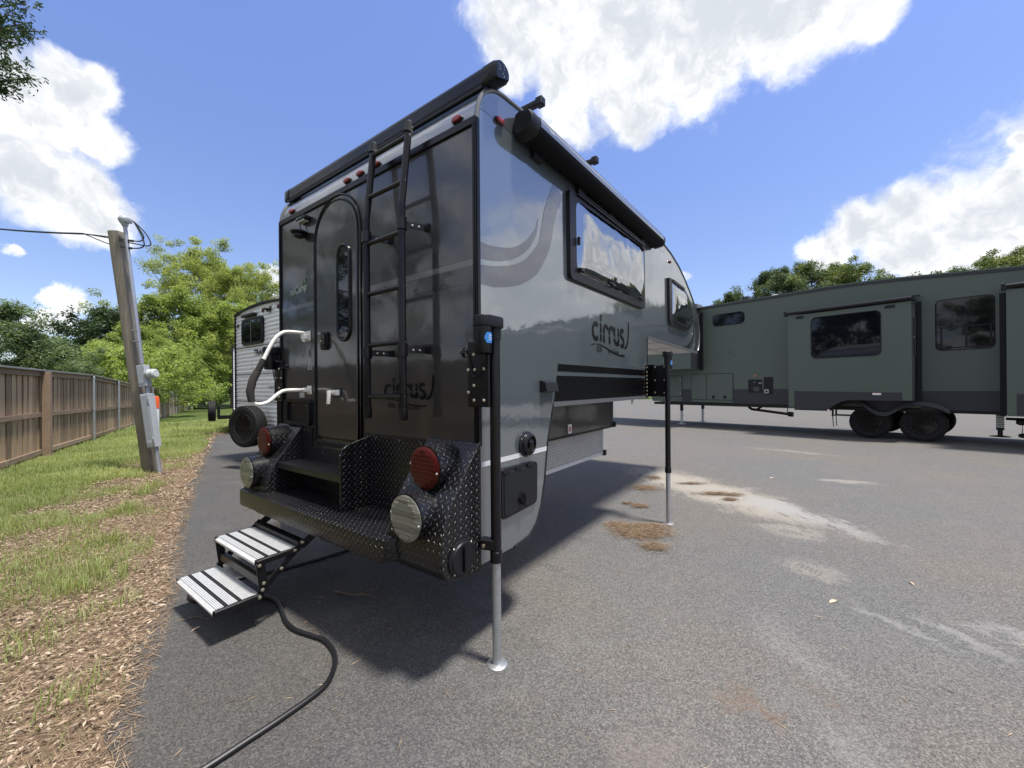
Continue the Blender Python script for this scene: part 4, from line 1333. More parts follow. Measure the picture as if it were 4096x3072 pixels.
    for y in (1.232, 1.872):
        S = MB()
        S.obox((-0.10, y, 0.53), (-0.30, y, 0.405), 0.008, 0.050)
        S.obox((-0.28, y, 0.44), (-0.545, y, 0.205), 0.008, 0.040)
        S.obox((-0.335, y - 0.006, 0.395), (-0.560, y - 0.006, 0.385), 0.010, 0.034)
        S.obox((-0.540, y - 0.006, 0.385), (-0.520, y - 0.006, 0.205), 0.010, 0.048)
        S.obox((-0.530, y - 0.006, 0.188), (-0.765, y - 0.006, 0.185), 0.010, 0.034)
        frames.append(S.build('step_frame' if frames else 'entry_steps', 'black_metal', frames[0] if frames else C, bevel=(0.003, 1)))
    S = frames[0]
    for x0, x1, z in ((-0.565, -0.325, 0.408), (-0.770, -0.540, 0.206)):
        t = MB().box(x0 + 0.02, x1, 1.242, 1.862, z - 0.030, z - 0.006)
        t.quad((x0 + 0.02, 1.242, z - 0.006), (x0 + 0.02, 1.862, z - 0.006), (x0, 1.862, z - 0.018), (x0, 1.242, z - 0.018))
        t.quad((x0, 1.242, z - 0.018), (x0, 1.862, z - 0.018), (x0 + 0.004, 1.862, z - 0.034), (x0 + 0.004, 1.242, z - 0.034))
        tr = t.build('tread', 'aluminium', S, smooth=0)
        n = 22
        for k in range(n):
            xx = x0 + 0.022 + (x1 - x0 - 0.03) * k / (n - 1)
            if k in (4, 5, 11, 12):
                continue
            MB().box(xx - 0.0032, xx + 0.0032, 1.243, 1.861, z - 0.006, z).build('tread_rib', 'aluminium', tr, smooth=0)
        for k in (4.5, 11.5):
            xx = x0 + 0.022 + (x1 - x0 - 0.03) * k / (n - 1)
            MB().box(xx - 0.0085, xx + 0.0085, 1.243, 1.861, z - 0.006, z + 0.001).build('grip_strip', 'rubber', tr, smooth=0)
        for y in (1.236, 1.866):
            MB().obox((x0, y, z - 0.018), (x1 + 0.02, y, z - 0.016), 0.012, 0.034).build('tread_end', 'black_gloss', tr, bevel=(0.004, 1))
    MB().obox((-0.30, 1.23, 0.415), (-0.30, 1.87, 0.415), 0.05, 0.05).build('cross_bar', 'black_metal', S, bevel=(0.004, 1))
    MB().obox((-0.525, 1.23, 0.268), (-0.525, 1.87, 0.268), 0.03, 0.055).build('cross_bar', 'black_metal', S, bevel=(0.004, 1))
    MB().obox((-0.16, 1.24, 0.492), (-0.16, 1.87, 0.492), 0.05, 0.06).build('cross_bar', 'black_metal', S, bevel=(0.004, 1))
    for x, z in ((-0.345, 0.395), (-0.545, 0.372), (-0.425, 0.312), (-0.523, 0.262), (-0.530, 0.226), (-0.545, 0.188), (-0.30, 0.43), (-0.22, 0.468), (-0.16, 0.505)):
        MB().lathe([(0.011, 0), (0.010, 0.006), (0.004, 0.008)], (x, 1.222, z), (0, -1, 0), 10).build('bolt', 'zinc', S)

    # ---- jacks
    def jack(x, y, side, rear):
        sg = -1 if side == 'R' else 1
        J = MB().tube([(x, y, 0.52), (x, y, 0.522), (x, y, 0.575), (x, y, 0.577), (x, y, 1.70)], [0.027, 0.031, 0.031, 0.0265, 0.0265], 18).build('jack', 'black_metal', C)
        MB().cyl((x, y, 0.012), (x, y, 0.53), 0.0225, n=16).build('jack_leg', 'galvanised', J)
        MB().lathe([(0.052, 0.004), (0.052, 0.008), (0.046, 0.011), (0.024, 0.014)], (x, y, 0.0), (0, 0, 1), 20).build('foot_plate', 'galvanised', J)
        MB().cyl((x, y, 0.612), (x, y, 0.622), 0.0275, n=18).build('jack_ring', 'black_satin', J)
        if rear:
            mx, my = x - 0.082, y - sg * 0.004
        else:
            mx, my = x + 0.095, y - sg * 0.02
        m = MB().lathe([(0.030, 0.0), (0.040, 0.006), (0.042, 0.02), (0.042, 0.16)], (mx, my, 1.562), (0, 0, 1), 20)
        M_ = m.build('jack_motor', 'black_gloss', J)
        # blue maker's label wrapped round the motor
        b = MB()
        vx, vy = (-0.62, -0.78) if side == 'R' else (-1.0, 0.1)
        a0 = math.atan2(vy, vx) + (0.5 if side == 'R' else 0.0)
        for k in range(8):
            aa, ab = a0 - 0.6 + 1.2 * k / 8, a0 - 0.6 + 1.2 * (k + 1) / 8
            h0, h1 = 0.026 * min(1, 2.2 * min(k, 8 - k) / 4 + (0.55 if k > 3 else 0.05)), 0.026 * min(1, 2.2 * min(k + 1, 7 - k) / 4 + (0.55 if k > 2 else 0.05))
            q = lambda a, z: (mx + 0.0428 * math.cos(a), my + 0.0428 * math.sin(a), 1.64 + z)
            b.quad(q(aa, -h0), q(ab, -h1), q(ab, h1), q(aa, h0))
        b.build('maker_label', 'sticker_blue', M_, smooth=60)
        t_ = MB()
        for r_ in range(3):
            for k in range(3):
                aa, ab = a0 - 0.05 + 0.5 * k / 3, a0 - 0.05 + 0.5 * (k + 0.6) / 3
                q = lambda a, z: (mx + 0.0433 * math.cos(a), my + 0.0433 * math.sin(a), 1.64 + z)
                t_.quad(q(aa, 0.010 - 0.011 * r_), q(ab, 0.010 - 0.011 * r_), q(ab, 0.015 - 0.011 * r_), q(aa, 0.015 - 0.011 * r_))
        t_.build('label_print', 'sticker_white', M_, smooth=60)
        # obround head cap over tube and motor
        d = Vector((mx - x, my - y, 0))
        ln = d.length
        d.normalize()
        sd = Vector((-d.y, d.x, 0))
        ob = [(0.046 * math.cos(R(a)), 0.046 * math.sin(R(a))) for a in range(90, 271, 20)] + [(ln + 0.05 * math.cos(R(a)), 0.05 * math.sin(R(a))) for a in range(-90, 91, 20)]
        mp = lambda a, c, z: Vector((x, y, 0)) + d * a + sd * c + Vector((0, 0, z))
        MB().prism(ob, mp, 1.695, 1.752).build('jack_head', 'black_plastic', J, bevel=(0.012, 3))
        MB().cyl((x, y, 1.64), (x, y, 1.70), 0.033, n=16).build('jack_collar', 'black_plastic', J)
        if rear:
            yw0, yw1 = (y, 0.055) if side == 'R' else (WID - 0.055, y)
            B2 = MB().box(-0.024, -0.013, min(yw0, yw1), max(yw0, yw1), 1.302, 1.634).build('jack_bracket', 'black_metal', J, bevel=(0.004, 1))
            for q, z in ((0.68, 1.567), (0.95, 1.49), (0.64, 1.49), (0.22, 1.492), (0.68, 1.41), (0.95, 1.375), (0.68, 1.335), (0.22, 1.335)):
                yy = y + ((0.055 if side == 'R' else WID - 0.055) - y) * q
                MB().lathe([(0.0095, 0), (0.0095, 0.005), (0.005, 0.009)], (-0.024, yy, z), (-1, 0, 0), 6).build('bolt', 'zinc', J)
            yb = 0.094 if side == 'R' else WID - 0.094
            m = MB().lathe([(0.026, 0), (0.024, 0.006), (0.012, 0.010), (0.010, 0.022)], (-0.004, yb, 1.582), (-1, 0, 0), 12)
            m.tube(smooth_line([(-0.022, yb, 1.582), (-0.035, yb + sg * 0.04, 1.570), (-0.036, yb + sg * 0.066, 1.50), (-0.038, yb + sg * 0.10, 1.455), (-0.040, yb + sg * 0.145, 1.50), (-0.045, yb + sg * 0.150, 1.57)], 4), 0.004, 6)
            m.build('wiring_gland', 'black_plastic', J)
            for k in range(4):
                a = R(45 + 90 * k)
                MB().lathe([(0.004, 0), (0.003, 0.003)], (-0.009, yb + 0.020 * math.cos(a), 1.582 + 0.020 * math.sin(a)), (-1, 0, 0), 6).build('screw', 'zinc', J)
            m = MB().obox((-0.005, y - sg * 0.075, 0.61), (0.02, y, 0.61), 0.05, 0.055)
            m.build('lower_bracket', 'black_metal', J, bevel=(0.006, 1))
            MB().lathe([(0.010, 0), (0.009, 0.006)], (-0.022, y - sg * 0.045, 0.605), (-0.9, 0.3 * sg, 0), 8).build('bolt', 'zinc', J)
        else:
            yw = 0.0 if side == 'R' else WID
            m = MB().box(2.715, 2.800, min(yw, yw + sg * 0.012), max(yw, yw + sg * 0.012), 1.288, 1.634)
            m.obox((2.798, yw, 1.46), (2.770, yw + sg * 0.085, 1.46), 0.010, 0.345)
            m.build('jack_bracket', 'black_metal', J, bevel=(0.003, 1))
            m = MB().obox((2.776, yw + sg * 0.075, 1.455), (x + 0.02, y - sg * 0.02, 1.455), 0.010, 0.325)
            m.build('swing_plate', 'black_satin', J, bevel=(0.003, 1))
            for z in (1.33, 1.46, 1.60):
                for q in (0.08, 0.88):
                    p = Vector((2.776, yw + sg * 0.075, z)).lerp(Vector((x + 0.02, y - sg * 0.02, z)), q)
                    MB().lathe([(0.011, 0), (0.010, 0.006), (0.004, 0.010)], p + Vector((-0.004, sg * 0.002, 0)), (-0.86, sg * 0.5, 0), 8).build('bolt', 'zinc', J)
            for z in (1.31, 1.35, 1.39, 1.43, 1.47, 1.51, 1.55, 1.60):
                MB().lathe([(0.009, 0), (0.008, 0.006)], (2.728, yw + sg * 0.012, z), (0, sg, 0), 6).build('bolt', 'zinc', J)
        return J
    jack(0.024, -0.086, 'R', True)
    jack(0.024, WID + 0.086, 'L', True)
    jack(2.632, -0.247, 'R', False)
    jack(2.632, WID + 0.247, 'L', False)
    return C


CAMPER = build_camper()


# ------------------------------------------------------------------ wheels shared by trailers
def wheel(parent, c, r, w, ax=(0, 1, 0), spokes=12, name='wheel', hubcol='wheel_black', holes=True):
    """tyre with tread grooves (mesh) > rim, hub; axis 'ax' points to the outer face"""
    c, ax = Vector(c), Vector(ax).normalized()
    h = w / 2
    prof = [(r * 0.60, -h * 0.80), (r * 0.80, -h), (r * 0.95, -h * 0.92), (r * 0.995, -h * 0.75)]
    ng = 5
    for k in range(ng):
        a = -h * 0.7 + 1.4 * h * k / ng
        b = -h * 0.7 + 1.4 * h * (k + 1) / ng
        prof += [(r, a + 0.004), (r, b - 0.010), (r - 0.010, b - 0.008), (r - 0.010, b)]
    prof += [(r * 0.995, h * 0.75), (r * 0.95, h * 0.92), (r * 0.80, h), (r * 0.60, h * 0.80)]
    o_ = MB().lathe(prof, c, ax, 40).build(name, 'rubber', parent, smooth=25)
    rp = [(r * 0.62, h * 0.80), (r * 0.60, h * 0.86), (r * 0.56, h * 0.70), (r * 0.54, h * 0.35), (r * 0.30, h * 0.30), (r * 0.20, h * 0.62), (r * 0.10, h * 0.66), (0.002, h * 0.66)]
    rm = MB().lathe(rp, c, ax, 32).build('rim', hubcol, o_, smooth=30)
    a, b = frame_of(ax)
    m = MB()
    for k in range(spokes):
        t = 2 * math.pi * k / spokes
        d = a * math.cos(t) + b * math.sin(t)
        s_ = ax.cross(d)
        p0, p1 = c + d * r * 0.18 + ax * h * 0.60, c + d * r * 0.56 + ax * h * 0.74
        m.obox(p0, p1, r * 0.10, 0.02, up=ax)
    m.build('spoke', hubcol, o_, smooth=0)
    for k in range(6):
        t = 2 * math.pi * (k + 0.5) / 6
        d = a * math.cos(t) + b * math.sin(t)
        MB().lathe([(0.011, 0), (0.009, 0.014)], c + d * r * 0.14 + ax * h * 0.64, ax, 6).build('wheel_nut', 'zinc', o_)
    return o_


# ------------------------------------------------------------------ the dark green fifth wheel
def build_fifth_wheel():
    V = thing('fifth_wheel_trailer', 'long dark green fifth wheel trailer with slide-outs open across the lot', 'trailer', (9.795, 10.084, 0.0), math.atan2(0.785, -0.62))
    yz = lambda a, b, d: (a, d, b)
    body = [(-6.5, 0.79), (6.9, 0.82), (7.2, 1.9), (9.2, 1.9), (9.7, 2.6), (9.5, 3.9), (9.2, 4.14), (5.1, 4.155), (1.26, 4.15), (0.6, 4.125), (-0.02, 4.085), (-2.0, 3.91), (-6.5, 3.62)]
    MB().prism(body, yz, -2.45, 0.0).build('body', 'forest_paint', V, smooth=0)
    top = [(9.2, 4.14), (5.1, 4.155), (1.26, 4.15), (0.6, 4.125), (-0.02, 4.085), (-2.0, 3.91), (-6.5, 3.62)]
    m = MB()
    for (a, b), (c, d) in zip(top, top[1:]):
        m.obox((a, 0.008, b - 0.035), (c, 0.008, d - 0.035), 0.03, 0.055)
    m.build('roof_trim', 'rv_charcoal', V, smooth=0)
    m = MB()
    for (a, b), (c, d) in zip(top, top[1:]):
        m.obox((a, 0.006, b + 0.012), (c, 0.006, d + 0.012), 0.05, 0.034)
    m.build('gutter_rail', 'rv_roof_green', V, smooth=0)
    MB().box(-6.4, 6.85, -2.4, -0.02, 0.70, 0.79).build('chassis_rail', 'black_satin', V, smooth=0)

    def panel(name, mat, t0, t1, z0, z1, y=0.0, r=0.0, th=0.006, parent=V, bev=None):
        poly = round_rect(t0, t1, z0, z1, r, 5) if r else [(t0, z0), (t1, z0), (t1, z1), (t0, z1)]
        return MB().prism(poly, yz, y + 0.0005, y + th).build(name, mat, parent, smooth=0 if not bev else 30, bevel=bev)

    def gasket(parent, t0, t1, z0, z1, r, y, mat='black_satin', w=0.010):
        p = round_rect(t0, t1, z0, z1, r, 5)
        return MB().tube([(a, y, b) for a, b in p], w, 6, closed=True).build('gasket', mat, parent)
    panel('skirt', 'rv_charcoal', 2.14, 3.93, 0.80, 1.28, th=0.005)
    panel('skirt', 'rv_charcoal', 5.33, 5.70, 0.80, 1.28, th=0.005)
    panel('skirt', 'rv_charcoal', -1.75, -0.455, 0.77, 1.228, th=0.005)
    # windows in the main wall
    def window(t0, t1, z0, z1, y, r=0.09, parent=V):
        w = panel('window', 'dark_glass', t0, t1, z0, z1, y, r, 0.012, parent)
        gasket(w, t0, t1, z0, z1, r, y + 0.006, 'black_gloss', 0.012)
        return w
    window(3.56, 4.56, 3.44, 3.825, 0.0, 0.12)
    w = window(-1.605, -0.712, 2.20, 3.40, 0.0, 0.10)
    m = MB()
    for t in (-1.555, -1.19, -0.80):
        m.box(t - 0.018, t + 0.018, 0.0125, 0.018, 2.24, 2.74)
    m.box(-1.58, -0.74, 0.0125, 0.018, 2.235, 2.26).box(-1.58, -0.74, 0.0125, 0.018, 2.72, 2.75)
    m.build('window_bar', 'black_satin', w, smooth=0)
    # storage doors
    for t0, t1, z0, z1 in ((3.92, 5.34, 0.91, 1.81), (5.70, 6.6, 1.0, 1.78)):
        d = panel('storage_door', 'forest_paint', t0, t1, z0, z1, 0.0, 0.06, 0.014, V, (0.004, 1))
        gasket(d, t0, t1, z0, z1, 0.06, 0.008)
        for q in ((0.18, 0.45) if t0 < 5 else ()):
            MB().box(t0 + q * (t1 - t0) - 0.045, t0 + q * (t1 - t0) + 0.045, 0.014, 0.024, z0 + 0.05, z0 + 0.15).build('door_latch', 'black_gloss', d, bevel=(0.004, 1))
        if t0 < 5:
            MB().box(4.79, 4.805, 0.0142, 0.018, z0 + 0.02, z1 - 0.02).build('door_joint', 'black_satin', d, smooth=0)
        else:
            for z in (1.12, 1.62):
                MB().lathe([(0.016, 0), (0.014, 0.012)], (5.76, 0.014, z), (0, 1, 0), 10).build('door_latch', 'aluminium', d)
    h = panel('water_heater_door', 'black_plastic', 3.055, 3.45, 1.17, 1.585, 0.0, 0.02, 0.02, V, (0.004, 1))
    m = MB()
    for k in range(4):
        m.box(3.13, 3.30 - 0.02 * (k == 0), 0.02, 0.026, 1.215 + 0.035 * k, 1.230 + 0.035 * k)
    m.build('louvre', 'trim_grey', h, smooth=0)
    MB().lathe([(0.03, 0), (0.024, 0.012)], (3.27, 0.02, 1.50), (0, 1, 0), 12).build('vent_port', 'trim_grey', h)
    MB().box(3.06, 3.14, 0.02, 0.026, 1.455, 1.48).build('heater_badge', 'sticker_grey', h, smooth=0)
    h = panel('service_panel', 'black_satin', 2.75, 3.005, 1.12, 1.655, 0.0, 0, 0.014)
    m = MB().prism(round_rect(2.86, 2.985, 1.145, 1.27, 0.02, 3), yz, 0.0145, 0.035).build('outlet_cover', 'sticker_grey', h, bevel=(0.004, 1))
    MB().lathe([(0.035, 0), (0.030, 0.01)], (2.92, 0.036, 1.207), (0, 1, 0), 14).build('outlet', 'black_plastic', h)
    MB().prism([(3.25 + 0.055 * math.cos(R(a)), 1.70 + 0.028 * math.sin(R(a))) for a in range(0, 360, 30)], yz, 0.0005, 0.016).build('marker_lamp', 'amber_lens', V, bevel=(0.003, 1))
    MB().lathe([(0.02, 0), (0.018, 0.01)], (4.02, 0, 2.52), (0, 1, 0), 10).build('wall_port', 'black_plastic', V)

    # slide-outs
    def slide(t0, t1, y, z0, z1, nm):
        s_ = MB().box(t0, t1, -0.1, y, z0, z1).build(nm, 'forest_paint', V, smooth=0)
        MB().box(t0 - 0.004, t0 - 0.0005, 0.01, y - 0.012, z0 + 0.02, z1 - 0.02).build('slide_cheek', 'rv_charcoal', s_, smooth=0)
        for a0, a1 in ((t0 - 0.10, t0 - 0.01), (t1 + 0.01, t1 + 0.10)):
            MB().box(a0, a1, 0.001, 0.035, z0 - 0.05, z1 + 0.06).build('slide_flange', 'black_satin', s_, bevel=(0.004, 1))
        return s_

    def topper(s_, t0, t1, y, z):
        m = MB().cyl((t0, y + 0.03, z), (t1, y + 0.03, z), 0.048, n=14)
        tp = m.build('slide_topper', 'black_metal', s_)
        MB().quad((t0 + 0.05, 0.02, z + 0.17), (t1 - 0.05, 0.02, z + 0.17), (t1 - 0.05, y + 0.03, z + 0.045), (t0 + 0.05, y + 0.03, z + 0.045)).build('topper_canvas', 'black_satin', s_, smooth=0)
        for t in (t0, t1):
            m = MB().box(t - 0.03, t + 0.03, y - 0.05, y + 0.09, z - 0.07, z + 0.06)
            m.obox((t, y + 0.02, z + 0.05), (t, 0.0, z + 0.16), 0.03, 0.03)
            m.build('topper_bracket', 'black_plastic', s_, bevel=(0.006, 1))
    Y = 0.70
    s_ = slide(-0.372, 2.13, Y, 1.005, 3.37, 'slide_out')
    topper(s_, -0.42, 2.18, Y, 3.435)
    for t in (0.0, 1.85):
        MB().box(t - 0.09, t + 0.09, Y + 0.0005, Y + 0.02, 3.26, 3.33).build('slide_lamp', 'black_plastic', s_, bevel=(0.005, 1))
    window(0.168, 1.585, 2.125, 3.24, Y, 0.11, s_)
    MB().box(1.99, 2.13, Y - 0.03, Y + 0.0008, 0.76, 1.01).build('slide_leg', 'forest_paint', s_, smooth=0)
    sk = [(1.988, 1.23), (1.988, 0.725), (1.26, 0.725), (1.20, 0.76), (1.10, 0.85), (0.97, 0.94), (0.84, 0.985), (0.78, 0.995), (-0.205, 0.995), (-0.205, 1.196)]
    sk = MB().prism(sk, yz, Y - 0.04, Y + 0.006).build('slide_skirt', 'rv_charcoal', s_, smooth=0)
    MB().box(1.25, 1.99, Y - 0.03, Y + 0.0075, 0.695, 0.7245).build('skirt_lip', 'black_satin', sk, smooth=0)
    lb = MB().box(0.17, 0.33, Y + 0.0065, Y + 0.008, 1.135, 1.195).build('warning_label', 'sticker_white', sk, smooth=0)
    MB().box(0.17, 0.33, Y + 0.0085, Y + 0.0092, 1.183, 1.195).build('label_print', 'sticker_red', sk, smooth=0)
    # wheel-arch flare: an S-shaped lip over the two wheels
    fl = smooth_line([(1.30, 0.756, 0), (1.10, 0.90, 0), (0.876, 0.985, 0), (0.62, 0.93, 0), (0.42, 0.76, 0), (0.26, 0.69, 0), (0.10, 0.71, 0), (-0.10, 0.86, 0), (-0.30, 0.955, 0), (-0.55, 0.965, 0), (-0.78, 0.90, 0), (-0.94, 0.79, 0)], 4)
    m = MB()
    for p, q in zip(fl, fl[1:]):
        m.quad((p.x, 0.01, p.y), (q.x, 0.01, q.y), (q.x, 0.20, q.y), (p.x, 0.20, p.y))
        m.quad((p.x, 0.20, p.y), (q.x, 0.20, q.y), (q.x, 0.215, q.y - 0.10), (p.x, 0.215, p.y - 0.10))
        m.quad((p.x, 0.006, p.y), (q.x, 0.006, q.y), (q.x, 0.006, 1.02), (p.x, 0.006, 1.02))
    m.build('wheel_arch', 'rv_charcoal', V, smooth=40)
    # side window of the slide, seen in its dark cheek
    MB().box(-0.380, -0.3765, 0.25, 0.55, 2.1, 3.0).build('cheek_window', 'dark_glass', s_, smooth=0)
    m = MB().box(-0.384, -0.3805, 0.22, 0.25, 2.08, 3.02).box(-0.384, -0.3805, 0.55, 0.58, 2.08, 3.02).box(-0.384, -0.3805, 0.25, 0.55, 2.52, 2.55)
    m.build('cheek_window_frame', 'trim_grey', s_, smooth=0)
    s_ = slide(-5.9, -1.775, 0.85, 0.72, 3.33, 'slide_out')
    topper(s_, -5.9, -1.74, 0.85, 3.40)
    MB().box(-5.5, -1.90, 0.8505, 0.856, 0.74, 1.18).build('slide_skirt', 'rv_charcoal', s_, smooth=0)
    s_ = slide(5.005, 8.4, 0.70, 1.985, 3.92, 'slide_out')
    topper(s_, 4.98, 8.4, 0.70, 3.985)
    # running gear
    for t in (0.52, -0.467):
        wheel(V, (t, -0.17, 0.395), 0.425, 0.27, (0, 1, 0), 14)
        wheel(V, (t, -2.28, 0.395), 0.425, 0.27, (0, -1, 0), 14)
    m = MB()
    for t in (0.52, -0.467):
        m.cyl((t, -2.2, 0.395), (t, -0.25, 0.395), 0.045, n=10)
        m.obox((t - 0.4, -0.45, 0.52), (t + 0.4, -0.45, 0.52), 0.06, 0.06)
    m.build('axle', 'black_satin', V)
    for t, y in ((5.93, -0.40), (5.93, -2.05)):
        m = MB().box(t - 0.045, t + 0.045, y - 0.045, y + 0.045, 0.46, 0.86)
        g = m.build('landing_leg', 'black_satin', V, bevel=(0.004, 1))
        MB().box(t - 0.034, t + 0.034, y - 0.034, y + 0.034, -0.03, 0.47).build('inner_leg', 'galvanised', g, smooth=0)
        MB().box(t - 0.11, t + 0.11, y - 0.11, y + 0.11, -0.05, -0.026).build('foot_plate', 'galvanised', g, smooth=0)
        MB().obox((t - 0.09, y, 0.30), (t + 0.09, y, 0.30), 0.03, 0.02).build('leg_pin', 'galvanised', g)
    m = MB().tube([(3.55, -0.3, 0.68), (3.45, -0.25, 0.62), (2.40, -0.25, 0.505), (2.34, -0.25, 0.50)], 0.042, 10)
    m.tube([(2.42, -0.25, 0.51), (2.30, -0.25, 0.50)], 0.075, 12).tube([(3.3, -0.25, 0.62), (3.05, -0.3, 0.78)], 0.03, 8)
    m.tube([(2.45, -0.25, 0.52), (2.45, -0.3, 0.80)], 0.012, 6)
    m.build('drain_pipe', 'black_plastic', V)
    m = MB()
    for y in (-2.75, -2.35):
        for t in (1.12, 1.80):
            m.obox((t, y, 0.72), (t + 0.04, y - 0.12, 0.36), 0.05, 0.02)
            m.obox((t + 0.04, y - 0.12, 0.36), (t + 0.02, y - 0.12, 0.02), 0.025, 0.02)
        m.obox((1.12, y - 0.1, 0.40), (1.85, y - 0.1, 0.40), 0.10, 0.03)
    m.build('entry_step', 'black_metal', V)
    m = MB().box(-1.73, -1.61, -0.42, -0.30, 0.34, 0.78)
    rj = m.build('stabiliser_jack', 'black_satin', V, smooth=0)
    for y0 in (-0.46, -0.285):
        mm = MB()
        for k in range(9):
            mm.box(-1.73, -1.61, y0, y0 + 0.02, 0.40 + 0.04 * k, 0.422 + 0.04 * k)
        mm.build('jack_rack', 'galvanised', rj, smooth=0)
    MB().cyl((-1.67, -0.36, 0.20), (-1.67, -0.36, 0.36), 0.04, n=12).build('inner_leg', 'black_metal', rj)
    MB().lathe([(0.16, 0.0), (0.16, 0.012), (0.05, 0.03)], (-1.67, -0.36, 0.185), (0, 0, 1), 18).build('foot_plate', 'black_metal', rj)
    m = MB().lathe([(0.05, 0), (0.09, 0.03), (0.09, 0.10), (0.05, 0.14)], (-1.98, -0.30, 0.47), (0, 0, 1), 12)
    m.tube([(-1.75, -0.3, 0.60), (-2.3, -0.3, 0.60)], 0.03, 8)
    m.tube([(-1.98, -0.30, 0.48), (-1.98, -0.30, 0.28)], 0.006, 6)
    m.lathe([(0.02, 0), (0.06, 0.025), (0.06, 0.07), (0.02, 0.10)], (-1.98, -0.30, 0.19), (0, 0, 1), 12)
    m.build('drain_fitting', 'black_plastic', V)
    # roof fittings
    MB().prism(round_rect(3.54, 3.76, 4.15, 4.355, 0.03, 3), yz, -0.55, -0.30).build('antenna_pod', 'rv_charcoal', V, bevel=(0.01, 2))
    m = MB().lathe([(0.26, 0.0), (0.25, 0.05), (0.20, 0.10), (0.11, 0.135), (0.01, 0.145)], (2.80, -0.45, 4.13), (0, 0, 1), 20)
    m.build('roof_dome', 'white_membrane', V)
    MB().prism(round_rect(5.3, 5.65, 4.15, 4.42, 0.04, 3), yz, -0.8, -0.4).build('roof_vent', 'trim_grey', V, bevel=(0.01, 2))
    return V


build_fifth_wheel()


# ------------------------------------------------------------------ white travel trailers behind the camper
def corrugated(m, w, z0, top, pitch, amp, mp, flat=()):
    """ribbed sheet: mp(y, x, z); w = width, top(y) = height of the upper edge"""
    ny = 14
    nz = int((3.2 - z0) / pitch) * 6
    rows = []
    for k in range(nz + 1):
        z = z0 + (3.2 - z0) * k / nz
        ph = (z / pitch) % 1.0
        x = amp * (0.5 - 0.5 * math.cos(2 * math.pi * ph)) ** 0.7
        rows.append((z, x))
    for (za, xa), (zb, xb) in zip(rows, rows[1:]):
        for j in range(ny):
            ya, yb = w * j / ny, w * (j + 1) / ny
            ta, tb = top(ya), top(yb)
            if za >= max(ta, tb):
                continue
            m.quad(mp(ya, xa, min(za, ta)), mp(yb, xa, min(za, tb)), mp(yb, xb, min(zb, tb)), mp(ya, xb, min(zb, ta)))
    return m


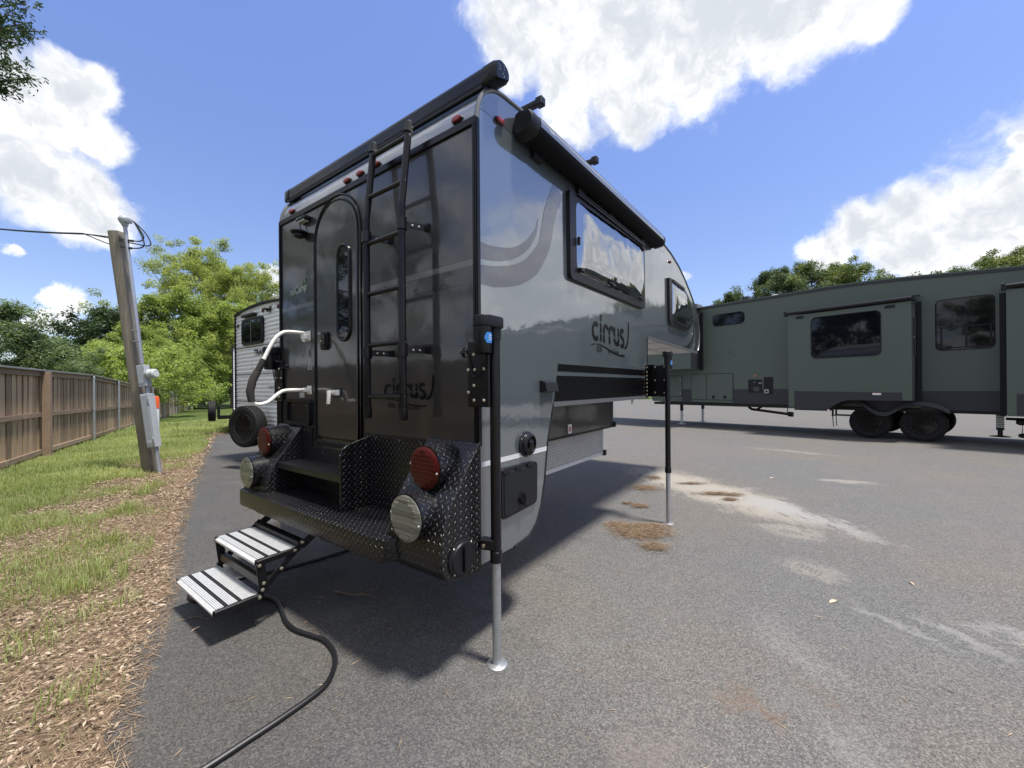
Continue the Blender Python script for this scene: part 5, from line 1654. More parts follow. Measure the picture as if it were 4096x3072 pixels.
def build_white_trailer():
    W = 2.44
    T_ = thing('travel_trailer', 'white corrugated travel trailer with spare wheel on its rear bumper', 'trailer', (-5.593, 8.0, gz(-5.6, 8.0)), R(54))
    top = lambda y: 2.885 + 0.10 * (1 - ((y - W / 2) / (W / 2)) ** 2)
    arch = [(-W * k / 16, top(W * k / 16)) for k in range(17)]
    body = [(-W, 0.52)] + arch[::-1] + [(0.0, 0.52)]
    MB().prism([(a, b) for a, b in body], lambda a, b, d: (d, a * 0.998 - 0.002, b - 0.004), 0.03, 6.6).build('body', 'white_skin', T_, smooth=0)
    corrugated(MB(), W, 0.55, top, 0.0745, 0.016, lambda y, x, z: (0.020 - x, -y, z)).build('rear_siding', 'white_skin', T_, smooth=60)
    m = MB()
    for (a, b), (c, d) in zip(arch, arch[1:]):
        m.obox((0.30, a, b + 0.012), (0.30, c, d + 0.012), 0.66, 0.03, up=(0, 0, 1))
    m.build('roof_edge', 'black_satin', T_, smooth=0)
    for y in (0.006, -W - 0.006):
        MB().box(-0.012, 0.04, y - 0.018, y + 0.018, 0.52, 2.895).build('corner_trim', 'black_satin', T_, smooth=0)
    w = MB().prism(round_rect(-1.315, -0.38, 2.262, 2.768, 0.09, 5), lambda a, b, d: (d, a, b), -0.035, 0.01).build('window', 'black_plastic', T_, bevel=(0.008, 1))
    MB().prism(round_rect(-1.265, -0.43, 2.312, 2.718, 0.07, 5), lambda a, b, d: (d, a, b), -0.040, -0.0355).build('window_pane', 'dark_glass', w, smooth=0)
    MB().box(-0.044, -0.0405, -0.86, -0.835, 2.315, 2.715).build('window_bar', 'trim_grey', w, smooth=0)
    m = MB().box(-0.07, 0.0, -1.03, -0.46, 2.795, 2.85)
    m.build('light_bar', 'black_plastic', T_, bevel=(0.012, 2))
    m = MB().box(-0.04, 0.0, -1.62, -1.50, 2.80, 2.845).box(-0.09, -0.03, -1.60, -1.45, 2.835, 2.86)
    m.build('rear_camera', 'black_plastic', T_, bevel=(0.008, 1))
    for y, z in ((0.13, 2.68), (1.27, 2.862), (1.575, 2.868), (1.88, 2.858), (0.18, 0.93), (2.3, 2.68)):
        MB().lathe([(0.042, 0.0), (0.040, 0.012), (0.02, 0.022)], (0.004, -y, z), (-1, 0, 0), 14).build('marker_lamp', 'dark_red_lens', T_)
    # the strip of black upright lettering, partly hidden behind the camper
    text_mesh('model_lettering', 'TRANSCEND', 0.165, lambda a, b: (-0.0025, -0.87 - a * 1.12, 2.045 + b), 'logo_ink', T_, bold=0.004)
    text_mesh('maker_lettering', 'GRAND DESIGN', 0.06, lambda a, b: (-0.0025, -1.47 - a, 1.435 + b), 'logo_black', T_)
    m = MB()
    for s_ in (-1, 1):
        stroke(m, [(1.675 + s_ * 0.14, 1.428), (1.675, 1.405)], 0.006, 0.003, lambda a, b: (-0.0025, -a, b))
    m.build('lettering_underline', 'logo_black', T_, smooth=0)
    m = MB()
    for z in (2.225, 1.70, 1.18):
        m.box(-0.0015, 0.01, -W + 0.02, -0.02, z - 0.004, z + 0.004)
    m.build('siding_joint', 'black_satin', T_, smooth=0)
    MB().box(-0.12, 0.0, -2.25, -0.27, 0.42, 0.52).build('bumper', 'black_metal', T_, bevel=(0.006, 1))
    m = MB().box(0.0, 6.5, -W + 0.25, -W + 0.33, 0.42, 0.52).box(0.0, 6.5, -0.33, -0.25, 0.42, 0.52)
    m.build('chassis', 'black_metal', T_, smooth=0)
    ax = Vector((-1.0, -0.30, 0.0)).normalized()
    # spare wheel on its post
    MB().box(-0.22, -0.02, -1.44, -1.34, 0.45, 0.78).build('spare_carrier', 'black_metal', T_, smooth=0)
    wheel(T_, (-0.30, -1.39, 0.765), 0.365, 0.215, ax, 8, 'spare_wheel')
    for x in (3.2, 4.05):
        for y, s_ in ((-0.20, 1), (-W + 0.20, -1)):
            wheel(T_, (x, y, 0.36), 0.36, 0.21, (0, s_, 0), 8)
    MB().box(6.5, 7.5, -1.3, -1.14, 0.44, 0.54).build('drawbar', 'black_metal', T_, smooth=0)
    MB().tube([(7.2, -1.22, 0.0), (7.2, -1.22, 0.6)], 0.03, 8).build('tongue_jack', 'black_metal', T_)
    return T_


def build_far_trailer():
    P = (-9.56, 13.5)
    g = gz(*P)
    T_ = thing('travel_trailer', 'white corrugated travel trailer showing only an edge and spare tyre beside the grass', 'trailer', (P[0], P[1], g), R(36))
    W = 2.44
    top = lambda y: 2.95
    MB().box(0.03, 6.2, 0.02, W, 0.62, 2.95).build('body', 'white_skin', T_, smooth=0)
    corrugated(MB(), 6.0, 0.66, top, 0.0745, 0.016, lambda y, x, z: (y + 0.03, 0.016 - x, z)).build('side_siding', 'white_skin', T_, smooth=60)
    MB().box(0.0, 0.035, -0.012, 0.03, 0.60, 2.96).build('corner_trim', 'black_satin', T_, smooth=0)
    MB().box(-0.02, 6.2, -0.03, W + 0.03, 2.95, 3.0).build('roof_edge', 'black_satin', T_, smooth=0)
    MB().box(0.02, 6.0, 0.2, W - 0.2, 0.5, 0.62).build('chassis', 'black_metal', T_, smooth=0)
    m = MB().box(-0.40, 0.05, 0.10, 0.22, 0.52, 0.64)
    m.build('bumper', 'black_metal', T_, smooth=0)
    MB().box(-0.42, -0.34, 0.08, 0.18, 0.55, 0.95).build('spare_carrier', 'black_metal', T_, smooth=0)
    wheel(T_, (-0.56, 0.15, 0.80), 0.345, 0.21, (-1, 0.0, 0), 8, 'spare_wheel')
    MB().prism([(0.25, 1.6), (0.25, 2.45), (1.0, 2.45), (1.0, 1.6)], lambda a, b, d: (a, d, b), -0.02, 0.0).build('window', 'dark_glass', T_, smooth=0)
    MB().box(-0.015, 0.0, 0.05, 0.10, 1.0, 1.08).build('tail_lamp', 'dark_red_lens', T_, smooth=0)
    for x in (2.8, 3.6):
        for y, s_ in ((0.18, -1), (W - 0.18, 1)):
            wheel(T_, (x, y, 0.36 + 0.0), 0.36, 0.21, (0, s_, 0), 8)


build_white_trailer()
build_far_trailer()


# ------------------------------------------------------------------ fence
FD = Vector((-0.593, 0.805, 0)).normalized()
FO = Vector((-8.60, 6.64, 0))


def build_fence():
    F_ = thing('board_fence', 'long brown weathered board fence with grey steel posts along the grass', 'fence', FO, math.atan2(FD.y, FD.x))

    def base(s):
        p = FO + FD * s
        return gz(p.x, p.y)

    def top(s):
        h = 1.83 if s < 5.62 else 1.93 - 0.10 * min(1.0, (s - 5.62) / 6.0)
        if s > 27:
            h += 0.05
        return base(s) + h + 0.012 * math.sin(s * 0.9)
    S0, S1 = -13.0, 58.0
    # boards: alike pieces share two meshes, each its own object
    proto = []
    for k in range(4):
        r_ = random.Random(k)
        wd = 0.176 + 0.012 * k / 3
        m = MB().box(-wd / 2, wd / 2, 0.0, 0.018, 0.0, 1.0)
        m.v = [(x + r_.uniform(-0.002, 0.002), y + r_.uniform(-0.002, 0.002), z) for x, y, z in m.v]
        o_ = m.build('fence_board', 'fence_board', F_, smooth=0)
        proto.append(o_)
    count = 0
    s = S0
    back = MB()
    far = MB()
    used = set()
    while s < S1:
        k = random.randrange(4)
        z0, z1 = base(s) - 0.02, top(s) - random.uniform(0.02, 0.05)
        if -1.2 < s < 34.0:
            o_ = proto[k] if k not in used else proto[k].copy()
            if k in used:
                COL.objects.link(o_)
                o_.parent = F_
            used.add(k)
            o_.location = (s, 0.042 + random.uniform(-0.003, 0.006), z0)
            o_.scale = (random.uniform(0.94, 1.05), 1, z1 - z0)
            o_.rotation_euler = (random.uniform(-0.004, 0.004), random.uniform(-0.005, 0.005), 0)
            count += 1
        else:
            far.box(s - 0.088, s + 0.088, 0.042, 0.060, z0, z1)
        back.box(s + 0.04, s + 0.20, 0.062, 0.078, z0, z1)
        s += 0.245
    tag(back.build('back_boards', 'fence_board', F_, smooth=0), kind='stuff')
    tag(far.build('far_boards', 'fence_board', F_, smooth=0), kind='stuff')
    posts = [(-10.0, 'w'), (-6.0, 'w'), (-2.0, 'm'), (1.95, 'w'), (5.78, 'm'), (9.2, 'm'), (12.3, 'm'), (15.2, 'w'), (17.9, 'm')] + [(20.6 + 2.75 * k, 'm') for k in range(14)]
    for i, (s, kind) in enumerate(posts):
        z0 = base(s)
        if kind == 'w':
            MB().box(s - 0.075, s + 0.075, -0.115, 0.0, z0 - 0.05, top(s) - 0.03).build('wooden_post', 'fence_rail', F_, bevel=(0.006, 1))
        else:
            h = top(s) - 0.07 if s > 3 else top(s) - 0.05
            p = MB().tube([(s, -0.045, z0 - 0.05), (s, -0.045, h)], 0.034, 14).build('steel_post', 'galvanised', F_)
            MB().lathe([(0.040, 0.0), (0.040, 0.03), (0.02, 0.05)], (s, -0.045, h - 0.01), (0, 0, 1), 14).build('post_cap', 'galvanised', p)
            zm = z0 + 0.93
            MB().tube([(s, -0.045, zm - 0.022), (s, -0.045, zm + 0.022)], 0.041, 14).build('post_clamp', 'galvanised', p)
        if i + 1 < len(posts):
            e = posts[i + 1][0]
            tt0, tt1 = top(s + 0.01), top(e - 0.01)
            for zz0, zz1, hh, nm, mat in ((tt0 - 0.07, tt1 - 0.07, 0.10, 'top_rail', 'fence_rail'), (base(s) + 0.93, base(e) + 0.93, 0.09, 'middle_rail', 'fence_rail'), (base(s) + 0.16, base(e) + 0.16, 0.09, 'bottom_rail', 'fence_rail')):
                if nm == 'bottom_rail' and s > 25:
                    continue
                MB().obox((s + 0.002, 0.019, zz0), (e - 0.002, 0.019, zz1), 0.037, hh).build(nm, mat, F_, smooth=0)
            ce = e if abs(e - 5.78) > 0.1 else e
            MB().obox((s - 0.01, 0.02, tt0 - 0.002), (ce + 0.01 - 0.02, 0.02, tt1 - 0.002), 0.155, 0.032).build('fence_cap', 'fence_cap', F_, bevel=(0.004, 1))
    return F_


build_fence()


# ------------------------------------------------------------------ service pole, meter, wires
def build_pole():
    D = 6.86
    base = at(602, 1887, D)
    base.z = 0.0
    topp = at(470, 930, D)
    P = thing('utility_pole', 'leaning square timber pole carrying a grey electric meter and conduit', 'utility pole', base, 0.0)
    L = lambda px, py, dd=0.0: at(px, py, D + dd) - base
    tl = topp - base
    ax = tl.normalized()
    sx = Vector((1, 0, 0))
    m = MB()
    ring_ = [(-1, -1), (1, -1), (1, 1), (-1, 1)]
    n = 10
    for k in range(n):
        pass
    i0 = 0
    prev = None
    pts = []
    for k in range(n + 1):
        t = k / n
        p = Vector((0, 0, -0.1)).lerp(tl, t)
        wv = 0.083 + 0.020 * t
        row = []
        for a in range(12):
            an = R(15 + 30 * a)
            c, s_ = math.cos(an), math.sin(an)
            q = (abs(c) ** 4.5 + abs(s_) ** 4.5) ** (-1 / 4.5)
            row.append(p + Vector((c * q * wv, s_ * q * wv, 0)) + Vector((random.uniform(-.003, .003), random.uniform(-.003, .003), 0)))
        pts.append(row)
    for k in range(n):
        for a in range(12):
            a2 = (a + 1) % 12
            m.quad(pts[k][a], pts[k][a2], pts[k + 1][a2], pts[k + 1][a])
    m.quad(*pts[n])
    m.build('timber', 'pole_timber', P, smooth=40)
    # conduit riser in front of the right edge of the pole
    co = -0.12
    c0, c1 = L(568, 1455, co), L(500, 905, co)
    MB().tube([c0, c1], 0.028, 14).build('conduit', 'conduit', P)
    w0 = L(499, 897, co)
    m = MB().lathe([(0.034, -0.05), (0.050, 0.0), (0.075, 0.05), (0.080, 0.09), (0.055, 0.135), (0.01, 0.15)], w0, ax, 16)
    m.obox(w0 + ax * 0.07, w0 + ax * 0.05 + Vector((0.11, -0.02, 0)), 0.10, 0.08)
    m.build('weatherhead', 'box_grey', P, bevel=(0.01, 2))
    for px_, py_ in ((552, 1365), (546, 1320)):
        p = L(px_, py_, co)
        MB().obox(p + Vector((-0.07, 0.03, 0)), p + Vector((0.045, 0.0, 0)), 0.075, 0.02).build('conduit_strap', 'galvanised', P)
    # meter base and disconnect box, both leaning with the pole

    def box(name, tl_, br_, dep, back):
        a, b = L(*tl_, co - 0.02), L(*br_, co - 0.02)
        hgt = a.z - b.z
        zc = (a.z + b.z) / 2
        xc = (a.x + b.x) / 2
        wd = 0.0
        return a, b
    up = ax
    lat = (sx - up * sx.dot(up)).normalized()
    fr = up.cross(lat).normalized()
    if fr.y > 0:
        fr = -fr

    def leanbox(name, px0, py0, px1, py1, wd, dep, mat):
        c = (L(px0, py0, co) + L(px1, py1, co)) / 2
        h = (L(px0, py0, co) - L(px1, py1, co)).length
        m = MB()
        mp = lambda a, b, d: c + lat * a + up * b + fr * d
        m.prism([(-wd / 2, -h / 2), (wd / 2, -h / 2), (wd / 2, h / 2), (-wd / 2, h / 2)], mp, -dep * 0.4, dep * 0.6)
        return m.build(name, mat, P, bevel=(0.006, 1)), mp, h
    mb_, mp, h = leanbox('meter_box', 572, 1462, 586, 1546, 0.135, 0.11, 'box_grey')
    MB().prism([(0.045 * math.cos(R(a)), -h / 2 + 0.075 + 0.030 * math.sin(R(a))) for a in range(0, 360, 24)], mp, 0.0665, 0.0705).build('box_emblem', 'box_grey', mb_, bevel=(0.002, 1))
    MB().lathe([(0.085, 0.0), (0.085, 0.05), (0.080, 0.055), (0.078, 0.12), (0.060, 0.135), (0.002, 0.135)], mp(0.066, 0.02, 0.0), lat, 22).build('electric_meter', 'meter_glass', mb_)
    MB().lathe([(0.090, 0.0), (0.090, 0.02)], mp(0.08, 0.02, 0.0), lat, 22).build('meter_ring', 'galvanised', mb_)
    db_, mp2, h2 = leanbox('disconnect_box', 594, 1575, 618, 1788, 0.150, 0.12, 'box_grey')
    MB().prism([(-0.066, -h2 / 2 + 0.02), (0.055, -h2 / 2 + 0.02), (0.055, h2 / 2 - 0.02), (-0.066, h2 / 2 - 0.02)], mp2, 0.0725, 0.080).build('box_door', 'box_grey', db_, bevel=(0.004, 1))
    MB().prism([(-0.02 + 0.045 * math.cos(R(a)), -h2 / 2 + 0.09 + 0.030 * math.sin(R(a))) for a in range(0, 360, 24)], mp2, 0.0805, 0.0845).build('box_emblem', 'box_grey', db_, bevel=(0.002, 1))
    for q in (-0.38, 0.36):
        MB().prism([(0.056, h2 * q - 0.05), (0.070, h2 * q - 0.05), (0.070, h2 * q + 0.05), (0.056, h2 * q + 0.05)], mp2, 0.0725, 0.090).build('door_hasp', 'galvanised', db_, bevel=(0.003, 1))
    MB().tube([mp(0.02, -h / 2 + 0.01, 0), mp2(0.0, h2 / 2 - 0.01, 0)], 0.036, 12).build('conduit_nipple', 'conduit', P)
    e0 = L(622, 1785, co)
    e1 = L(640, 1885, co)
    e1.z = -0.05
    MB().tube([e0, e1], 0.040, 12).build('ground_conduit', 'conduit', P)
    # loops of wire from the weatherhead to the service drop
    wh = w0 + ax * 0.06 + Vector((0.11, -0.03, 0))
    for pp in ([(533, 885), (560, 920), (575, 950), (560, 965), (527, 963)], [(537, 888), (580, 930), (603, 972), (590, 984), (540, 975), (500, 968)], [(535, 886), (565, 940), (577, 978), (560, 992), (520, 993)]):
        pts = smooth_line([L(a, b, co) for a, b in pp], 5)
        MB().tube(pts, 0.010, 6).build('service_wire', 'wire_black', P)
    for a, b in ((527, 963), (520, 992)):
        MB().tube([L(a - 12, b - 1, co), L(a + 6, b + 1, co)], 0.020, 8).build('splice', 'wire_black', P)
    # the overhead service drop, three conductors twisting together towards the left
    far_ = at(-900, 640, 15.0) - base
    gath = L(335, 935, 0.25)
    for a, b in ((515, 962), (500, 967), (512, 991)):
        pts = [L(a, b, co), L(440, b - 14, 0.0), gath]
        MB().tube(smooth_line(pts, 5), 0.009, 6).build('service_wire', 'wire_black', P)
    pts = []
    g0 = gath
    for k in range(25):
        t = k / 24
        p = g0.lerp(far_, t)
        p.z -= 1.15 * 4 * t * (1 - t) * 0.55
        pts.append(p)
    MB().tube(pts, 0.017, 6).build('service_drop', 'wire_black', P)
    return P


build_pole()

# orange and white marker post beside the pole
mk = ground_on(648, 1800)
mk = at(646, 1770, 8.6)
mkz = gz(mk.x, mk.y)
K = thing('marker_post', 'thin white marker post with bright orange top behind the meter pole', 'marker post', (mk.x, mk.y, mkz), 0)
hz_ = at(640, 1585, 8.6).z - mkz
MB().tube([(-0.10, 0, -0.05), (-0.10, 0, hz_ - 0.26)], 0.042, 12).build('post', 'marker_white', K)
MB().tube([(-0.10, 0, hz_ - 0.262), (-0.10, 0, hz_ - 0.04), (-0.10, 0, hz_ - 0.01), (-0.10, 0, hz_)], [0.047, 0.047, 0.038, 0.015], 12).build('orange_top', 'marker_orange', K)

# distant overhead cable crossing above the trees
pts = []
p0, p1 = at(-200, 1085, 24.0), at(330, 1345, 40.0)
for k in range(17):
    t = k / 16
    p = p0.lerp(p1, t)
    p.z -= 0.5 * 4 * t * (1 - t)
    pts.append(p)
tag(MB().tube(pts, 0.02, 5).build('overhead_cable', 'wire_black'), 'thin dark cable sagging over the treetops beyond the fence', 'cable')


# ------------------------------------------------------------------ trees
def leaf_cloud(centres, radii, per, size, aspect, rs, up_bias=1.3, flat=0.8):
    """rhombic leaves scattered round cluster centres; returns V, F, rnd"""
    n = len(centres)
    C_ = np.repeat(np.asarray(centres), per, axis=0)
    Rr = np.repeat(np.asarray(radii), per)
    N = len(C_)
    d = rs.normal(size=(N, 3))
    d /= np.linalg.norm(d, axis=1, keepdims=True)
    rad = Rr * rs.uniform(0.15, 1.0, N) ** 0.55
    P = C_ + d * rad[:, None] * np.array([1, 1, flat])
    nrm = rs.normal(size=(N, 3)) + np.array([0, 0, up_bias]) + d * 0.6
    nrm /= np.linalg.norm(nrm, axis=1, keepdims=True)
    t = rs.normal(size=(N, 3))
    t -= nrm * np.sum(t * nrm, axis=1, keepdims=True)
    t /= np.linalg.norm(t, axis=1, keepdims=True)
    b = np.cross(nrm, t)
    s = size * rs.uniform(0.6, 1.35, N)
    t *= s[:, None]
    b *= (s * aspect)[:, None]
    V = np.stack([P - t, P + b + nrm * (s * 0.12)[:, None], P + t, P - b + nrm * (s * 0.12)[:, None]], axis=1).reshape(-1, 3)
    F_ = np.arange(N * 4).reshape(-1, 4)
    cl = np.repeat(rs.uniform(0, 1, n), per)
    rnd = np.clip(0.55 * cl + 0.45 * rs.uniform(0, 1, N), 0, 1)
    return V, F_, rnd


def make_tree(name, seed, H, Rc, trunk_h, mats, leaf=0.16, limbs=18, sub=6, twigs=4, per=26, cl_r=0.62, aspect=0.55, rise=0.7, trunk_r=None, top_w=0.45, profile=None):
    """thing > trunk (with limbs), crown; at the origin"""
    rs = np.random.default_rng(seed)
    root = bpy.data.objects.new(name, None)
    COL.objects.link(root)
    tr = trunk_r or H * 0.016
    m = MB()
    tp = [Vector((0, 0, -0.2))]
    for k in range(1, 8):
        t = k / 7
        tp.append(Vector((rs.normal(0, 0.02) * H * t, rs.normal(0, 0.02) * H * t, H * 0.93 * t)))
    m.tube(tp, [tr * (1.25 if k == 0 else 1) * (1 - 0.86 * k / 7) for k in range(8)], 9)
    cen, rad = [], []

    def on_trunk(z):
        t = min(0.999, max(0, z / (H * 0.93))) * 7
        k = int(t)
        return tp[k].lerp(tp[k + 1], t - k)
    prof = profile or (lambda f: (0.55 + 0.45 * math.sin(math.pi * min(1, f * 0.9 + 0.15))) * (1 - top_w * f ** 2))
    for i in range(limbs):
        f = (i + rs.uniform(0, 0.8)) / limbs
        z = trunk_h + (H * 0.90 - trunk_h) * f
        az = i * 2.39996 + rs.normal(0, 0.35)
        ln = Rc * prof(f) * rs.uniform(0.72, 1.12)
        el = rise * (0.35 + 0.75 * f) + rs.normal(0, 0.12)
        d = Vector((math.cos(az) * math.cos(el), math.sin(az) * math.cos(el), math.sin(el)))
        p0 = on_trunk(z)
        lr = tr * (0.42 - 0.28 * f)
        p1 = p0 + d * ln * 0.55 + Vector((0, 0, -0.04 * ln))
        p2 = p0 + d * ln + Vector(rs.normal(0, 0.06, 3)) * ln
        m.tube([p0, p1, p2], [lr, lr * 0.62, lr * 0.22], 5)
        for j in range(sub):
            g = 0.35 + 0.65 * (j + rs.uniform(0, 0.9)) / sub
            q0 = (p0.lerp(p1, g / 0.55) if g < 0.55 else p1.lerp(p2, (g - 0.55) / 0.45))
            sd = Vector(rs.normal(0, 1, 3))
            sd = (sd + d * 0.8 + Vector((0, 0, 0.25))).normalized()
            sl_ = ln * rs.uniform(0.20, 0.42)
            q1 = q0 + sd * sl_
            m.tube([q0, q1], [lr * 0.25, lr * 0.08], 3, caps=False)
            for k in range(twigs):
                e = Vector(rs.normal(0, 1, 3)).normalized() * sl_ * 0.55
                cpt = q0.lerp(q1, rs.uniform(0.45, 1.05)) + e * rs.uniform(0.2, 1.0)
                cen.append(tuple(cpt))
                rad.append(cl_r * rs.uniform(0.65, 1.3))
    for k in range(6):
        cen.append(tuple(tp[-1] + Vector(rs.normal(0, 0.5, 3)) * cl_r))
        rad.append(cl_r)
    m.build('trunk', mats[0], root, smooth=60)
    V, F_, rnd = leaf_cloud(cen, rad, per, leaf, aspect, rs)
    raw_mesh('crown', V, F_, mats[1], root, rnd)
    return root


def put(root, loc, rz, label, group, sc=1.0, first=[None], cat='tree', sz=None):
    o_ = root if root.get('label') is None else copy_tree(root)
    o_.location = loc
    o_.rotation_euler = (0, 0, rz)
    o_.scale = (sc, sc, sc if sz is None else sz)
    tag(o_, label, cat, group)
    return o_


def gpos(px, depth):
    r = ray(px, 1600)
    x = r.x * depth
    return Vector((x, depth, gz(x, depth)))


sycamore = make_tree('sycamore_tree', 11, 14.6, 7.4, 2.6, ('pale_bark', 'leaf_yellowgreen'), leaf=0.080, limbs=36, sub=6, twigs=3, per=120, cl_r=0.62, rise=0.75, top_w=0.30)
limetree = make_tree('broadleaf_tree', 12, 8.2, 4.6, 1.0, ('bark', 'leaf_lime'), leaf=0.074, limbs=22, sub=5, twigs=3, per=125, cl_r=0.52, rise=0.6)
darkoak = make_tree('oak_tree', 13, 9.5, 5.4, 2.0, ('bark', 'leaf_dark'), leaf=0.125, limbs=18, sub=6, twigs=4, per=56, cl_r=0.64)
bluetree = make_tree('feathery_tree', 14, 6.2, 3.6, 0.6, ('bark', 'leaf_bluegreen'), leaf=0.070, limbs=22, sub=7, twigs=4, per=80, cl_r=0.44, aspect=0.38, rise=0.5)
shrub = make_tree('shrub', 15, 4.2, 3.0, 0.25, ('bark', 'leaf_lime'), leaf=0.095, limbs=16, sub=6, twigs=4, per=28, cl_r=0.40, aspect=0.42, rise=0.45)
midtree = make_tree('hardwood_tree', 16, 13.0, 5.6, 3.5, ('bark', 'leaf_mid'), leaf=0.085, limbs=22, sub=5, twigs=3, per=115, cl_r=0.56)
bluishtree = make_tree('leafy_tree', 17, 12.5, 5.2, 3.5, ('bark', 'leaf_oak'), leaf=0.080, limbs=22, sub=5, twigs=3, per=110, cl_r=0.53)

# the left-hand belt beyond the fence
put(sycamore, gpos(800, 62.0), 0.4, 'tall yellow-green sycamore with pale trunk rising behind the fence end', 'trees beyond the fence', 1.58)
put(sycamore, gpos(1010, 60.0), 2.6, 'yellow-green sycamore standing behind the white travel trailer', 'trees beyond the fence', 1.36)
put(limetree, gpos(725, 46.0), 0.0, 'bright lime bushy tree in front of the pale-trunked sycamore', 'trees beyond the fence', 1.62)
put(limetree, gpos(930, 48.0), 1.9, 'bright lime bushy tree showing beside the white trailer roof', 'trees beyond the fence', 1.55)
put(limetree, gpos(560, 32.0), 4.0, 'bright lime bushy tree behind the leaning meter pole', 'trees beyond the fence', 0.88)
put(limetree, gpos(815, 66.0), 3.1, 'lime tree arching low over the far end of the fence', 'trees beyond the fence', 1.35)
put(shrub, gpos(690, 36.0), 0.7, 'spreading lime shrub overhanging the fence past the orange marker post', 'shrubs by the fence', 1.40, cat='shrub')
put(shrub, gpos(620, 26.0), 2.2, 'lime shrub rising over the fence just right of the meter pole', 'shrubs by the fence', 1.08, cat='shrub')
put(shrub, gpos(440, 21.0), 3.9, 'lime shrub rising over the fence just left of the meter pole', 'shrubs by the fence', 0.92, cat='shrub')
put(shrub, gpos(385, 24.0), 2.9, 'rounded lime shrub between the skyline oaks and the fence', 'shrubs by the fence', 1.05, cat='shrub')
put(shrub, gpos(300, 19.0), 5.2, 'lime shrub topping the fence between steel posts and feathery tree', 'shrubs by the fence', 0.68, cat='shrub')
put(shrub, gpos(850, 50.0), 1.2, 'small shrub at the very end of the fence', 'shrubs by the fence', 0.75, cat='shrub')
put(darkoak, gpos(455, 42.0), 0.2, 'dark spreading oak on the skyline left of the meter pole', 'trees beyond the fence', 1.12)
put(darkoak, gpos(330, 46.0), 2.2, 'dark rounded oak low on the skyline under the small cloud', 'trees beyond the fence', 0.78)
put(darkoak, gpos(200, 40.0), 3.4, 'dark oak peeping between the feathery tree and the skyline', 'trees beyond the fence', 0.70)
put(darkoak, gpos(880, 78.0), 4.4, 'dark oak filling the gap behind the lime trees', 'trees beyond the fence', 1.7)
put(darkoak, gpos(985, 64.0), 5.1, 'dark oak standing in shade behind the trailers', 'trees beyond the fence', 1.15)
put(bluetree, gpos(-70, 15.0), 0.0, 'feathery blue-green tree leaning over the near fence', 'trees beyond the fence', 0.80)
put(bluetree, gpos(200, 16.5), 2.4, 'shorter feathery green tree beside the blue-green one at the fence', 'trees beyond the fence', 0.60)
put(bluetree, gpos(-620, 12.0), 4.0, 'feathery tree past the near end of the fence', 'trees beyond the fence', 0.8)
# behind the fifth wheel
for px_, dep, rt, sc_, kind, lab in ((2960, 38, 0.1, 0.88, 0, 'dusky green tree at the low end of the group behind the green trailer'), (3110, 36, 1.3, 1.0, 0, 'rounded dusky tree in the middle of the group behind the green trailer'),
                                     (3250, 38, 2.6, 1.05, 1, 'taller olive tree behind the middle of the green trailer'), (3390, 37, 3.7, 1.0, 1, 'thin olive tree at the tall end of the group behind the green trailer'),
                                     (2850, 44, 4.4, 0.72, 0, 'low dusky tree just clearing the front of the green trailer roof'),
                                     (3830, 30, 5.2, 0.86, 0, 'small round tree top above the rear half of the green trailer'), (4060, 30, 0.9, 0.92, 1, 'full green tree over the rear end of the green trailer'),
                                     (4220, 34, 2.0, 0.95, 1, 'green tree beyond the rear end of the green trailer')):
    put(bluishtree if kind == 0 else midtree, gpos(px_, dep), rt, lab, 'trees behind the green trailer', sc_)
# woods closing the far end of the lot, and the belt round the rest of the lot
ringt = [(-16, 66, 0.9), (-4, 66, 1.0), (9, 70, 1.0), (22, 68, 0.95), (-32, 64, 0.62), (36, 62, 0.9), (-23, 10, 0.9), (-22, 3, 0.95), (-25, -8, 1.0), (-33, 17, 0.9),
         (52, 30, 0.8), (60, 16, 0.7), (64, 2, 0.8), (62, -12, 0.75), (52, -30, 0.8), (30, -48, 0.85), (5, -52, 0.9), (-18, -34, 0.95), (-24, -20, 1.0), (58, 38, 0.75)]
for i, (x, y, sc_) in enumerate(ringt):
    src = (midtree, bluishtree, darkoak)[i % 3]
    put(src, (x, y, gz(x, y)), i * 1.7, 'tall green tree in the distant belt around the lot', 'belt of trees around the lot', sc_)


